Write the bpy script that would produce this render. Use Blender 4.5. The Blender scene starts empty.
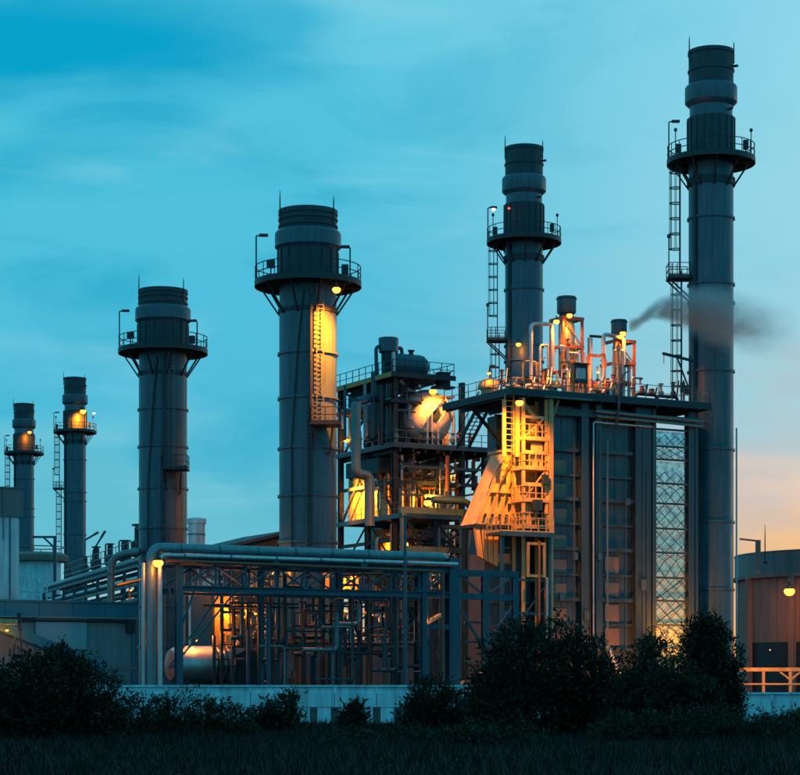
import bpy, math, random
import numpy as np
from mathutils import Vector, Matrix
R_ = math.radians
random.seed(7)
scene = bpy.context.scene
COL = scene.collection

# ------------------------------------------------------------------ camera
F = 2125.0          # focal length in photo pixels (800 px wide photo)
HOR = 690.0         # horizon row in the photo
CAMZ = 1.8
cam_data = bpy.data.cameras.new('camera')
cam_data.sensor_width = 36.0
cam_data.lens = 36.0 * F / 800.0
cam_data.shift_y = (HOR - 387.5) / 800.0
cam_data.clip_start = 0.5
cam_data.clip_end = 20000
cam = bpy.data.objects.new('camera', cam_data)
cam.location = (0, 0, CAMZ)
cam.rotation_euler = (R_(90), 0, 0)
COL.objects.link(cam)
scene.camera = cam
scene.view_settings.view_transform = 'Standard'
scene.view_settings.look = 'None'
scene.view_settings.exposure = 0.0
scene.view_settings.gamma = 1.0
scene.view_settings.use_curve_mapping = False

def lin(r, g, b):
    f = lambda c: (c / 255) / 12.92 if c / 255 <= 0.04045 else ((c / 255 + 0.055) / 1.055) ** 2.4
    return (f(r), f(g), f(b), 1.0)

# ------------------------------------------------------------------ sky
SUN_AZ = 18.0       # degrees to the right of the view direction (+Y)
SUN_EL = 3.0
world = bpy.data.worlds.new('World')
scene.world = world
world.use_nodes = True
wt = world.node_tree
wt.nodes.clear()

class NT:
    """tiny node-building helper"""
    def __init__(s, t): s.t = t
    def n(s, kind, **kw):
        nd = s.t.nodes.new(kind)
        for k, v in kw.items(): setattr(nd, k, v)
        return nd
    def put(s, sock, v):
        if isinstance(v, bpy.types.NodeSocket): s.t.links.new(v, sock)
        elif v is not None: sock.default_value = v
    def math(s, op, a, b=None, c=None, clamp=False):
        nd = s.n('ShaderNodeMath', operation=op, use_clamp=clamp)
        for i, v in enumerate((a, b, c)):
            if v is not None: s.put(nd.inputs[i], v)
        return nd.outputs[0]
    def vmath(s, op, a, b=None):
        nd = s.n('ShaderNodeVectorMath', operation=op)
        s.put(nd.inputs[0], a)
        if b is not None: s.put(nd.inputs[1], b)
        return nd.outputs['Value'] if op in ('DOT_PRODUCT', 'LENGTH') else nd.outputs[0]
    def ramp(s, f, stops, interp='LINEAR'):
        nd = s.n('ShaderNodeValToRGB')
        cr = nd.color_ramp
        cr.interpolation = interp
        while len(cr.elements) < len(stops): cr.elements.new(0.5)
        for e, (p, c) in zip(cr.elements, stops):
            e.position = p
            e.color = c if len(c) == 4 else (*c, 1)
        s.put(nd.inputs[0], f)
        return nd.outputs[0]
    def mix(s, f, a, b, blend='MIX'):
        nd = s.n('ShaderNodeMix', data_type='RGBA', blend_type=blend)
        s.put(nd.inputs[0], f); s.put(nd.inputs[6], a); s.put(nd.inputs[7], b)
        return nd.outputs[2]
    def noise(s, vec, scale, detail=4, rough=0.5, dist=0.0):
        nd = s.n('ShaderNodeTexNoise')
        if vec is not None: s.put(nd.inputs['Vector'], vec)
        nd.inputs['Scale'].default_value = scale
        nd.inputs['Detail'].default_value = detail
        nd.inputs['Roughness'].default_value = rough
        nd.inputs['Distortion'].default_value = dist
        return nd.outputs[0]
    def smooth(s, v, a, b):
        nd = s.n('ShaderNodeMapRange', interpolation_type='SMOOTHSTEP')
        s.put(nd.inputs[0], v); nd.inputs[1].default_value = a; nd.inputs[2].default_value = b
        return nd.outputs[0]

W = NT(wt)
tc = W.n('ShaderNodeTexCoord')
d = W.vmath('NORMALIZE', tc.outputs['Generated'])
sep = W.n('ShaderNodeSeparateXYZ'); W.put(sep.inputs[0], d)
dx, dy, dz = sep.outputs
az = W.math('ARCTAN2', dx, dy)                              # radians right of +Y
sunv = (math.sin(R_(SUN_AZ)) * math.cos(R_(1.0)), math.cos(R_(SUN_AZ)) * math.cos(R_(1.0)), math.sin(R_(1.0)))
horiz = W.vmath('NORMALIZE', W.vmath('MULTIPLY', d, (1, 1, 0)))
ang = W.math('ARCCOSINE', W.math('MINIMUM', W.vmath('DOT_PRODUCT', horiz, (math.sin(R_(SUN_AZ)), math.cos(R_(SUN_AZ)), 0)), 0.99999))
near = W.math('SUBTRACT', 1.0, W.smooth(ang, R_(3), R_(22)))
wide = W.math('SUBTRACT', 1.0, W.smooth(ang, R_(6), R_(34)))
near = W.math('MAXIMUM', near, W.math('MULTIPLY', wide, W.math('SUBTRACT', 1.0, W.smooth(dz, 0.02, 0.075))))     # 1 at the after-glow, 0 away from it
# soft wavering of the elevation so that the bands are not ruler straight
cl_vec = W.n('ShaderNodeCombineXYZ')
W.put(cl_vec.inputs[0], W.math('MULTIPLY', az, 5.0)); W.put(cl_vec.inputs[1], W.math('MULTIPLY', dz, 17.0)); W.put(cl_vec.inputs[2], W.math('MULTIPLY', az, 1.0))
wav = W.noise(cl_vec.outputs[0], 1.5, 4, 0.5, 0.4)
dzw = W.math('ADD', dz, W.math('MULTIPLY', W.math('SUBTRACT', wav, 0.5), 0.05))
left = W.ramp(dzw, [(0.0, lin(126, 198, 212)), (0.085, lin(98, 191, 212)), (0.14, lin(78, 189, 220)), (0.24, lin(78, 194, 223)), (0.34, lin(94, 201, 228)), (0.6, lin(76, 184, 214)), (1.0, lin(62, 165, 198))], 'EASE')
right = W.ramp(dzw, [(0.0, lin(255, 150, 56)), (0.045, lin(255, 176, 90)), (0.078, lin(255, 198, 138)), (0.100, lin(246, 208, 180)), (0.118, lin(192, 204, 206)), (0.15, lin(172, 214, 222)), (0.19, lin(160, 219, 233)), (0.34, lin(142, 216, 238)), (0.6, lin(90, 188, 214)), (1.0, lin(62, 165, 198))], 'EASE')
base = W.mix(near, left, right)
# thin streaky cloud
cn = W.noise(cl_vec.outputs[0], 2.1, 4, 0.5, 0.5)
grey = W.smooth(cn, 0.46, 0.66)
low = W.math('SUBTRACT', 1.0, W.smooth(dz, 0.14, 0.24))
grey = W.math('MULTIPLY', grey, W.math('MULTIPLY', W.math('MULTIPLY', low, near), 0.5))
base = W.mix(grey, base, lin(178, 186, 198))
cn2 = W.noise(cl_vec.outputs[0], 1.0, 5, 0.55, 0.8)
dark = W.math('MULTIPLY', W.smooth(cn2, 0.46, 0.70), 0.75)
dark = W.math('MULTIPLY', dark, W.math('SUBTRACT', 1.0, near))
base = W.mix(dark, base, lin(40, 172, 206))
# pale wisps
cn3 = W.noise(W.vmath('ADD', cl_vec.outputs[0], (3.3, 7.7, 1.2)), 1.3, 3, 0.5, 0.7)
base = W.mix(W.math('MULTIPLY', W.smooth(cn3, 0.52, 0.78), 0.4), base, lin(150, 218, 232))
# the one big teal cloud bank upper left
bx_ = W.math('DIVIDE', W.math('ADD', az, 0.162), 0.135)
bz_ = W.math('DIVIDE', W.math('ADD', W.math('SUBTRACT', dz, 0.289), W.math('MULTIPLY', W.math('SUBTRACT', cn2, 0.5), 0.05)), 0.036)
bd = W.math('SQRT', W.math('ADD', W.math('MULTIPLY', bx_, bx_), W.math('MULTIPLY', bz_, bz_)))
blob = W.math('SUBTRACT', 1.0, W.smooth(W.math('ADD', bd, W.math('MULTIPLY', W.math('SUBTRACT', cn, 0.5), 0.8)), 0.35, 1.15))
base = W.mix(W.math('MULTIPLY', blob, 1.0), base, lin(0, 162, 204))
# dusk: the dome darkens away from the after-glow, and below the horizon
away = W.smooth(ang, R_(40), R_(130))
base = W.mix(W.math('MULTIPLY', away, 0.3), base, lin(40, 140, 172))
# a share of physical low-sun sky for the horizon tint
skyt = W.n('ShaderNodeTexSky', sky_type='NISHITA', sun_disc=False)
skyt.sun_elevation = R_(SUN_EL); skyt.sun_rotation = R_(SUN_AZ)
skyc = W.mix(1.0, skyt.outputs[0], (0.05, 0.05, 0.05, 1), 'MULTIPLY')
base = W.mix(0.02, base, skyc)
bg = W.n('ShaderNodeBackground'); W.put(bg.inputs[0], base); bg.inputs[1].default_value = 1.0
wo = W.n('ShaderNodeOutputWorld'); wt.links.new(bg.outputs[0], wo.inputs[0])

# ------------------------------------------------------------------ last low sun behind the plant
sl = bpy.data.lights.new('sun', 'SUN'); sl.energy = 0.14; sl.angle = R_(12); sl.color = (1.0, 0.62, 0.36)
so = bpy.data.objects.new('sun', sl); COL.objects.link(so)
sd = Vector((math.sin(R_(SUN_AZ + 38)), math.cos(R_(SUN_AZ + 38)), math.tan(R_(SUN_EL))))
so.rotation_euler = sd.to_track_quat('Z', 'Y').to_euler()

# ------------------------------------------------------------------ materials
MATS = {}
def mat(name, col, rough=0.55, metal=0.0, var=0.25, streak=0.25, scale=0.8, bump=0.0, rust=0.0, spec=0.5):
    m = bpy.data.materials.new(name); m.use_nodes = True
    t = m.node_tree; N = NT(t); b = t.nodes['Principled BSDF']
    geo = N.n('ShaderNodeNewGeometry'); pos = geo.outputs['Position']
    big = N.noise(pos, scale, 5, 0.6)
    st = N.noise(N.vmath('MULTIPLY', pos, (2.6, 2.6, 0.16)), 1.4, 4, 0.6)
    oi = N.n('ShaderNodeObjectInfo')
    f = N.math('ADD', N.math('MULTIPLY', N.math('SUBTRACT', big, 0.5), 2.2 * var), 1.0)
    f = N.math('ADD', f, N.math('MULTIPLY', N.math('SUBTRACT', st, 0.5), 2.2 * streak))
    f = N.math('ADD', f, N.math('MULTIPLY', N.math('SUBTRACT', oi.outputs['Random'], 0.5), 0.16))
    f = N.math('MAXIMUM', f, 0.15)
    c = N.n('ShaderNodeVectorMath', operation='SCALE'); c.inputs[0].default_value = col
    N.put(c.inputs['Scale'], f); out = c.outputs[0]
    if rust:
        rn = N.noise(N.vmath('MULTIPLY', pos, (1.6, 1.6, 0.35)), 1.1, 6, 0.65)
        out = N.mix(N.math('MULTIPLY', N.smooth(rn, 0.52, 0.68), rust), out, (0.13, 0.055, 0.028, 1))
    N.put(b.inputs['Base Color'], out)
    N.put(b.inputs['Roughness'], N.math('ADD', rough, N.math('MULTIPLY', N.math('SUBTRACT', big, 0.5), 0.35), clamp=True))
    b.inputs['Metallic'].default_value = metal
    b.inputs['Specular IOR Level'].default_value = spec
    if bump:
        bp = N.n('ShaderNodeBump'); bp.inputs['Strength'].default_value = bump; bp.inputs['Distance'].default_value = 0.05
        N.put(bp.inputs['Height'], N.noise(pos, scale * 5, 4, 0.6)); N.put(b.inputs['Normal'], bp.outputs[0])
    MATS[name] = m
    return m

mat('stack_paint', (0.044, 0.112, 0.155), 0.40, 0.12, 0.36, 0.6, 0.35, 0.2, 0.13)
mat('stack_dark', (0.02, 0.05, 0.068), 0.6, 0.1, 0.4, 0.45, 0.6)
mat('dark_steel', (0.015, 0.036, 0.048), 0.5, 0.2, 0.25, 0.2, 0.9)
mat('blue_steel', (0.018, 0.085, 0.13), 0.5, 0.1, 0.35, 0.4, 0.9, 0.0, 0.12)
mat('galvanised', (0.09, 0.15, 0.17), 0.45, 0.5, 0.25, 0.2, 1.2)
mat('casing', (0.062, 0.098, 0.12), 0.42, 0.2, 0.3, 0.45, 0.5, 0.35, 0.15)
mat('casing_column', (0.042, 0.082, 0.102), 0.45, 0.15, 0.2, 0.25, 0.7, 0, 0.06)
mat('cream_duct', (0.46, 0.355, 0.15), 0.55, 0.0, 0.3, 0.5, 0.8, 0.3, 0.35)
mat('cladding', (0.46, 0.50, 0.52), 0.42, 0.8, 0.25, 0.35, 1.3, 0.35, 0.1)
mat('pipe_paint', (0.13, 0.23, 0.26), 0.42, 0.3, 0.3, 0.35, 1.2, 0.2, 0.2)
mat('brown_pipe', (0.20, 0.085, 0.05), 0.5, 0.1, 0.25, 0.2, 1.2)
mat('red_paint', (0.22, 0.03, 0.022), 0.45, 0.0, 0.2, 0.2, 1.2)
mat('concrete', (0.24, 0.24, 0.23), 0.85, 0.0, 0.35, 0.45, 0.9, 0.4)
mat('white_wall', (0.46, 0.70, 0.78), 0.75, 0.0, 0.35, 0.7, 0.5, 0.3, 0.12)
mat('beige_wall', (0.20, 0.255, 0.275), 0.8, 0.0, 0.2, 0.3, 0.4, 0.15)
mat('pale_blue', (0.26, 0.40, 0.45), 0.45, 0.0, 0.12, 0.15, 0.5)
mat('roof_trim', (0.03, 0.17, 0.24), 0.5, 0.2, 0.2, 0.2, 0.6)
mat('tank_wall', (0.20, 0.165, 0.15), 0.8, 0.0, 0.2, 0.45, 0.5, 0.3, 0.08)
mat('tank_band', (0.12, 0.17, 0.195), 0.5, 0.2, 0.18, 0.3, 0.7)
mat('tan_reflection', (0.22, 0.16, 0.12), 0.45, 0.1, 0.2, 0.2, 0.8)  # tan stands for orange light reflected off the casing
mat('drum_paint', (0.55, 0.60, 0.60), 0.38, 0.1, 0.2, 0.3, 0.8, 0.15, 0.08)
mat('yellow_paint', (0.45, 0.25, 0.04), 0.5, 0.0, 0.2, 0.2, 1.0)
mat('bark', (0.05, 0.036, 0.024), 0.9, 0.0, 0.3, 0.2, 4.0, 0.5)
def leaf_mat(name, c1, c2):
    m = bpy.data.materials.new(name); m.use_nodes = True
    t = m.node_tree; N = NT(t); b = t.nodes['Principled BSDF']
    geo = N.n('ShaderNodeNewGeometry')
    n1 = N.noise(geo.outputs['Position'], 1.1, 3, 0.6)
    n2 = N.noise(geo.outputs['Position'], 9.0, 2, 0.6)
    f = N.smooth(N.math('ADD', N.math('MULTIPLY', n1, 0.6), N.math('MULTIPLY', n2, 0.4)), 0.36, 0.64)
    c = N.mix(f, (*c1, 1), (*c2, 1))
    N.put(b.inputs['Base Color'], c); b.inputs['Roughness'].default_value = 0.55
    b.inputs['Specular IOR Level'].default_value = 0.35
    tr = N.n('ShaderNodeBsdfTranslucent'); N.put(tr.inputs[0], c)
    mx = N.n('ShaderNodeMixShader'); mx.inputs[0].default_value = 0.25
    t.links.new(b.outputs[0], mx.inputs[1]); t.links.new(tr.outputs[0], mx.inputs[2])
    t.links.new(mx.outputs[0], t.nodes['Material Output'].inputs[0])
    MATS[name] = m
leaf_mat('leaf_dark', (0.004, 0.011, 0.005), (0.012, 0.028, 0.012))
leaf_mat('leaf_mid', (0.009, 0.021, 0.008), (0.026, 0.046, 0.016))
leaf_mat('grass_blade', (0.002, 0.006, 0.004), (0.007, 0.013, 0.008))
def ground_mat():
    m = bpy.data.materials.new('ground'); m.use_nodes = True
    t = m.node_tree; N = NT(t); b = t.nodes['Principled BSDF']
    geo = N.n('ShaderNodeNewGeometry')
    n1 = N.noise(geo.outputs['Position'], 0.25, 5, 0.6); n2 = N.noise(geo.outputs['Position'], 3.0, 5, 0.7)
    c = N.mix(N.smooth(n1, 0.4, 0.62), (0.004, 0.009, 0.006, 1), (0.009, 0.014, 0.010, 1))
    c = N.mix(N.math('MULTIPLY', N.smooth(n2, 0.45, 0.7), 0.6), c, (0.012, 0.016, 0.008, 1))
    N.put(b.inputs['Base Color'], c); b.inputs['Roughness'].default_value = 0.95
    b.inputs['Specular IOR Level'].default_value = 0.1
    bp = N.n('ShaderNodeBump'); bp.inputs['Strength'].default_value = 0.6; bp.inputs['Distance'].default_value = 0.2
    N.put(bp.inputs['Height'], n2); N.put(b.inputs['Normal'], bp.outputs[0])
    MATS['ground'] = m
ground_mat()
def emit(name, col, s):
    m = bpy.data.materials.new(name); m.use_nodes = True
    t = m.node_tree; t.nodes.clear()
    e = t.nodes.new('ShaderNodeEmission'); e.inputs[0].default_value = (*col, 1); e.inputs[1].default_value = s
    o = t.nodes.new('ShaderNodeOutputMaterial'); t.links.new(e.outputs[0], o.inputs[0]); MATS[name] = m
emit('lamp_glow', (1.0, 0.27, 0.04), 4.5)
emit('lamp_white', (1.0, 0.85, 0.6), 8.0)
emit('lamp_red', (1.0, 0.05, 0.04), 3.0)
def sheet():
    m = bpy.data.materials.new('clear_sheet'); m.use_nodes = True; t = m.node_tree; t.nodes.clear(); N = NT(t)
    geo = N.n('ShaderNodeNewGeometry'); nz_ = N.noise(geo.outputs['Position'], 2.2, 4, .6)
    tp = N.n('ShaderNodeBsdfTransparent'); tp.inputs[0].default_value = (.62, .93, 1, 1)
    df = N.n('ShaderNodeBsdfDiffuse'); df.inputs[0].default_value = (.55, .62, .6, 1)
    mx = N.n('ShaderNodeMixShader'); N.put(mx.inputs[0], N.math('ADD', .12, N.math('MULTIPLY', N.smooth(nz_, .35, .7), .45)))
    t.links.new(tp.outputs[0], mx.inputs[1]); t.links.new(df.outputs[0], mx.inputs[2])
    o = N.n('ShaderNodeOutputMaterial'); t.links.new(mx.outputs[0], o.inputs[0]); MATS['clear_sheet'] = m
sheet()
def glass():
    m = bpy.data.materials.new('pane_glass'); m.use_nodes = True
    b = m.node_tree.nodes['Principled BSDF']
    b.inputs['Base Color'].default_value = (0.02, 0.03, 0.035, 1); b.inputs['Roughness'].default_value = 0.08
    b.inputs['Specular IOR Level'].default_value = 0.8
    MATS['pane_glass'] = m
glass()

# ------------------------------------------------------------------ mesh helpers
class MB:
    def __init__(s): s.v = []; s.f = []
    def add(s, vs, fs):
        o = len(s.v); s.v += [tuple(v) for v in vs]; s.f += [tuple(i + o for i in f) for f in fs]; return s
    def box(s, x0, x1, y0, y1, z0, z1):
        vs = [(x0, y0, z0), (x1, y0, z0), (x1, y1, z0), (x0, y1, z0), (x0, y0, z1), (x1, y0, z1), (x1, y1, z1), (x0, y1, z1)]
        return s.add(vs, [(0, 3, 2, 1), (4, 5, 6, 7), (0, 1, 5, 4), (1, 2, 6, 5), (2, 3, 7, 6), (3, 0, 4, 7)])
    def beam(s, p, q, w, h=None):
        h = h or w; p = Vector(p); q = Vector(q); a = (q - p).normalized()
        up = Vector((0, 0, 1)) if abs(a.z) < 0.95 else Vector((0, 1, 0))
        sd = a.cross(up).normalized() * (w / 2); up = sd.normalized().cross(a).normalized() * (h / 2)
        vs = [p - sd - up, p + sd - up, p + sd + up, p - sd + up, q - sd - up, q + sd - up, q + sd + up, q - sd + up]
        return s.add(vs, [(0, 3, 2, 1), (4, 5, 6, 7), (0, 1, 5, 4), (1, 2, 6, 5), (2, 3, 7, 6), (3, 0, 4, 7)])
    def ibeam_v(s, x, y, z0, z1, w, dep, t=0.06):
        """vertical I section, flange width w along x, depth dep along y"""
        s.box(x - w / 2, x + w / 2, y, y + t, z0, z1); s.box(x - w / 2, x + w / 2, y + dep - t, y + dep, z0, z1)
        return s.box(x - t / 2, x + t / 2, y + t, y + dep - t, z0, z1)
    def tube(s, pts, r, n=8, caps=True):
        pts = [Vector(p) for p in pts]
        if len(pts) < 2: return s
        t0 = (pts[1] - pts[0]).normalized()
        nrm = t0.orthogonal().normalized(); o = len(s.v); k = len(pts)
        rad = r if isinstance(r, (list, tuple)) else [r] * k
        for i, p in enumerate(pts):
            if i == 0: t = t0
            elif i == k - 1: t = (pts[i] - pts[i - 1]).normalized()
            else: t = ((pts[i] - pts[i - 1]).normalized() + (pts[i + 1] - pts[i]).normalized()).normalized()
            nrm = (nrm - t * nrm.dot(t)).normalized(); b = t.cross(nrm)
            for j in range(n):
                a = 2 * math.pi * j / n
                s.v.append(tuple(p + (nrm * math.cos(a) + b * math.sin(a)) * rad[i]))
        for i in range(k - 1):
            for j in range(n):
                a = o + i * n + j; b2 = o + i * n + (j + 1) % n
                s.f.append((a, b2, b2 + n, a + n))
        if caps:
            s.f.append(tuple(o + j for j in reversed(range(n)))); s.f.append(tuple(o + (k - 1) * n + j for j in range(n)))
        return s
    def pipe(s, pts, r, bend=None, n=10):
        """tube along pts with rounded corners"""
        bend = bend or r * 2.2; pts = [Vector(p) for p in pts]; out = [pts[0]]
        for i in range(1, len(pts) - 1):
            a, p, b = pts[i - 1], pts[i], pts[i + 1]
            d1 = (a - p); d2 = (b - p); L = min(bend, d1.length * .49, d2.length * .49)
            s0 = p + d1.normalized() * L; s1 = p + d2.normalized() * L
            for k in range(6):
                t = k / 5; out.append(s0 * (1 - t) ** 2 + p * 2 * t * (1 - t) + s1 * t * t)
        out.append(pts[-1]); return s.tube(out, r, n)
    def lathe(s, prof, n=40, c=(0, 0)):
        """prof: (radius, z) from bottom up; closed with caps when radius > 0"""
        o = len(s.v); k = len(prof)
        for r, z in prof:
            for j in range(n):
                a = 2 * math.pi * j / n; s.v.append((c[0] + r * math.cos(a), c[1] + r * math.sin(a), z))
        for i in range(k - 1):
            for j in range(n):
                a = o + i * n + j; b = o + i * n + (j + 1) % n; s.f.append((a, b, b + n, a + n))
        s.f.append(tuple(o + j for j in reversed(range(n)))); s.f.append(tuple(o + (k - 1) * n + j for j in range(n)))
        return s
    def ring(s, r0, r1, z0, z1, n=40, a0=0.0, a1=360.0, c=(0, 0)):
        full = abs(a1 - a0) >= 359.9; m = n if full else n + 1; o = len(s.v)
        for j in range(m):
            a = R_(a0 + (a1 - a0) * j / n); ca, sa = math.cos(a), math.sin(a)
            for r, z in ((r0, z0), (r1, z0), (r1, z1), (r0, z1)): s.v.append((c[0] + r * ca, c[1] + r * sa, z))
        for j in range(n):
            a = o + j * 4; b = o + ((j + 1) % m) * 4
            for k in range(4): s.f.append((a + k, a + (k + 1) % 4, b + (k + 1) % 4, b + k))
        if not full:
            s.f.append((o, o + 3, o + 2, o + 1)); e = o + (m - 1) * 4; s.f.append((e, e + 1, e + 2, e + 3))
        return s
    def prism(s, poly, y0, y1):
        """polygon in x,z extruded along y"""
        n = len(poly); vs = [(x, y0, z) for x, z in poly] + [(x, y1, z) for x, z in poly]
        fs = [tuple(range(n)), tuple(reversed(range(n, 2 * n)))]
        for i in range(n): fs.append((i, i + n, (i + 1) % n + n, (i + 1) % n))
        return s.add(vs, fs)
    def mesh(s, name):
        me = bpy.data.meshes.new(name); me.from_pydata(s.v, [], s.f); me.validate(); me.update()
        me.polygons.foreach_set('use_smooth', [True] * len(me.polygons))
        me.set_sharp_from_angle(angle=R_(32)); return me

def thing(name, label, cat, loc=(0, 0, 0), rz=0.0, group=None):
    o = bpy.data.objects.new(name, None); o.empty_display_size = 0.3; COL.objects.link(o)
    o.location = loc; o.rotation_euler = (0, 0, rz); tag(o, label, cat, group); return o
def tag(o, label=None, cat=None, group=None, kind=None):
    if label: o['label'] = label
    if cat: o['category'] = cat
    if group: o['group'] = group
    if kind: o['kind'] = kind
    return o
def part(name, mb, material, parent=None, loc=(0, 0, 0), rz=0.0, label=None):
    me = mb.mesh(name) if isinstance(mb, MB) else mb
    if not me.materials: me.materials.append(MATS[material])
    o = bpy.data.objects.new(name, me); COL.objects.link(o); o.parent = parent; o.location = loc; o.rotation_euler = (0, 0, rz)
    if label: o['label'] = label
    return o
def solo(name, mb, material, label, cat, loc=(0, 0, 0), rz=0.0, group=None):
    return tag(part(name, mb, material, None, loc, rz), label, cat, group)
def copy_tree(o, parent=None):
    c = o.copy(); COL.objects.link(c); c.parent = parent
    for ch in list(o.children):
        if ch.type != 'LIGHT': copy_tree(ch, c)
    return c

TH = R_(28.0); CT, ST = math.cos(TH), math.sin(TH)
def PX(px, D): return (px - 400.0) * D / F
def PZ(py, D): return CAMZ + (HOR - py) * D / F
def P(px, py, D): return Vector((PX(px, D), D, PZ(py, D)))
class Frame:
    """local frame: x runs right and away (28 degrees), y runs away to the left"""
    def __init__(s, px, D): s.ox, s.oy = PX(px, D), D; s.loc = (s.ox, D, 0)
    def t(s, px, w=0.0):
        k = px - 400.0; return (k * (s.oy + CT * w) - F * (s.ox - ST * w)) / (F * CT - k * ST)
    def D(s, t, w=0.0): return s.oy + ST * t + CT * w
    def z(s, py, t, w=0.0): return PZ(py, s.D(t, w))
    def xz(s, px, py, w=0.0):
        t = s.t(px, w); return t, s.z(py, t, w)
    def w2(s, t, w, z=0.0): return Vector((s.ox + CT * t - ST * w, s.oy + ST * t + CT * w, z))

def railing(mb, pts, h=1.1, closed=False, r=0.035, step=1.2, z=None):
    pts = [Vector(p) for p in pts]
    segs = list(zip(pts, pts[1:] + ([pts[0]] if closed else []))) if closed else list(zip(pts, pts[1:]))
    for a, b in segs:
        for k in (0.5, 1.0): mb.beam(a + Vector((0, 0, h * k)), b + Vector((0, 0, h * k)), r * 1.6)
        mb.beam(a + Vector((0, 0, 0.08)), b + Vector((0, 0, 0.08)), 0.03, 0.14)
        n = max(1, round((b - a).length / step))
        for i in range(n + 1):
            p = a.lerp(b, i / n); mb.beam(p, p + Vector((0, 0, h)), r * 1.8)
    return mb
def ladder(mb, x, y, z0, z1, w=0.5, cage=True, nx=0, ny=-1, step=0.3):
    """vertical ladder; (nx,ny) is the direction the climber's back points to"""
    tx, ty = -ny, nx
    for s in (-1, 1):
        mb.beam((x + tx * w / 2 * s, y + ty * w / 2 * s, z0), (x + tx * w / 2 * s, y + ty * w / 2 * s, z1), 0.07)
    z = z0 + 0.2
    while z < z1:
        mb.beam((x - tx * w / 2, y - ty * w / 2, z), (x + tx * w / 2, y + ty * w / 2, z), 0.045); z += step
    if cage:
        cz = z0 + 2.2; hoops = []
        prof = [(-w / 2, 0), (-w * .72, .35), (-w * .45, .72), (0, .85), (w * .45, .72), (w * .72, .35), (w / 2, 0)]
        P3 = lambda a, b, zz: (x + tx * a + nx * b, y + ty * a + ny * b, zz)
        while cz < z1:
            for (a, b), (c, e) in zip(prof, prof[1:]): mb.beam(P3(a, b, cz), P3(c, e, cz), 0.05, 0.09)
            cz += 1.25
        for a, b in prof[1:-1]: mb.beam(P3(a, b, z0 + 2.2), P3(a, b, z1 + .6), 0.045)
    return mb

# ------------------------------------------------------------------ lamps
def light_at(parent, loc, power, col=(1.0, 0.225, 0.013), rad=0.15, spot=None):
    l = bpy.data.lights.new('lamp_light', 'SPOT' if spot else 'POINT')
    if spot: l.spot_size = R_(spot[3]); l.spot_blend = spot[4] if len(spot) > 4 else .6
    l.energy = power; l.color = col; l.shadow_soft_size = rad
    o = bpy.data.objects.new('lamp_light', l); COL.objects.link(o); o.parent = parent; o.location = loc
    if spot: o.rotation_euler = Vector(spot[:3]).to_track_quat('-Z', 'Y').to_euler()
    return o
def lamp(loc, label, power, size=1.0, kind='bulkhead_lamp', glow='lamp_glow', off=(0, -0.25, -0.35), group='orange plant lamps', spot=None, col=(1.0, 0.225, 0.013)):
    t = thing(kind, label, 'lamp', loc, 0, group); s = size
    part('housing', MB().lathe([(0.13 * s, 0.056 * s), (0.13 * s, 0.10 * s), (0.10 * s, 0.17 * s), (0.05 * s, 0.2 * s)], 14), 'dark_steel', t)
    part('lens', MB().lathe([(0.04 * s, -0.19 * s), (0.12 * s, -0.16 * s), (0.185 * s, -0.08 * s), (0.195 * s, 0.0), (0.15 * s, 0.055 * s)], 16), glow, t)
    part('bracket', MB().beam((0, 0.02, 0.21 * s), (0, 0.02, 0.36 * s), 0.05 * s).beam((0, 0.02, 0.34 * s), (0, 0.4 * s, 0.34 * s), 0.05 * s), 'dark_steel', t)
    if power: light_at(t, (off[0], off[1], off[2] - 0.1 * s), power, col, spot=spot)
    return t
# ================================================================== the setting
g = MB(); g.add([(-6000, -200, 0), (6000, -200, 0), (6000, 12000, 0), (-6000, 12000, 0)], [(0, 1, 2, 3)])
tag(part('ground', g, 'ground'), kind='structure')

# ================================================================== stacks
def platform_parts(t, zp, r_in, r_out, drop, nbr=10, a_off=18):
    part('platform', MB().ring(r_in, r_out, zp - 0.16, zp, 48), 'dark_steel', t)
    part('platform_rim', MB().ring(r_out + .003, r_out + 0.06, zp - 0.34, zp + 0.10, 48), 'dark_steel', t)
    part('platform_rim', MB().ring(r_in + .5, r_in + 0.62, zp - 0.36, zp - .163, 40), 'dark_steel', t)
    me = MB().beam((r_in + .02, 0, zp - 0.28), (r_out - .03, 0, zp - 0.28), 0.12, 0.22).beam((r_in, 0, zp - drop), (r_out - .35, 0, zp - .3), 0.12, 0.12).mesh('bracket')
    for k in range(nbr): part('bracket', me, 'dark_steel', t, rz=R_(a_off + 360 / nbr * k))
    rb = MB(); n = 20
    for k in range(n):
        a = 2 * math.pi * k / n; c, s = math.cos(a) * r_out, math.sin(a) * r_out
        rb.beam((c, s, zp), (c, s, zp + 1.15), 0.06)
    for h in (0.58, 1.15): rb.ring(r_out - .03, r_out + .03, zp + h - .03, zp + h + .03, 48)
    part('railing', rb, 'dark_steel', t)
def gooseneck(t, x, y, z, h, dirx):
    p = part('light_post', MB().pipe([(x, y, z), (x, y, z + h), (x + 0.75 * dirx, y, z + h)], 0.055, 0.12, 8), 'dark_steel', t)
    part('lamp_head', MB().box(x + .45 * dirx - .22, x + .45 * dirx + .42, y - .16, y + .16, z + h - .06, z + h + .12), 'dark_steel', p)
def shell(t, R, z0, z1, flanges, matname):
    zs = [z0] + list(flanges) + [z1]
    for a, b in zip(zs, zs[1:]): part('shell_section', MB().lathe([(R, a + .005), (R, b - .005)], 56), matname, t)
    for f in flanges: part('flange', MB().ring(R - .02, R + 0.13, f - 0.09, f + 0.09, 56), matname, t)
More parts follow.
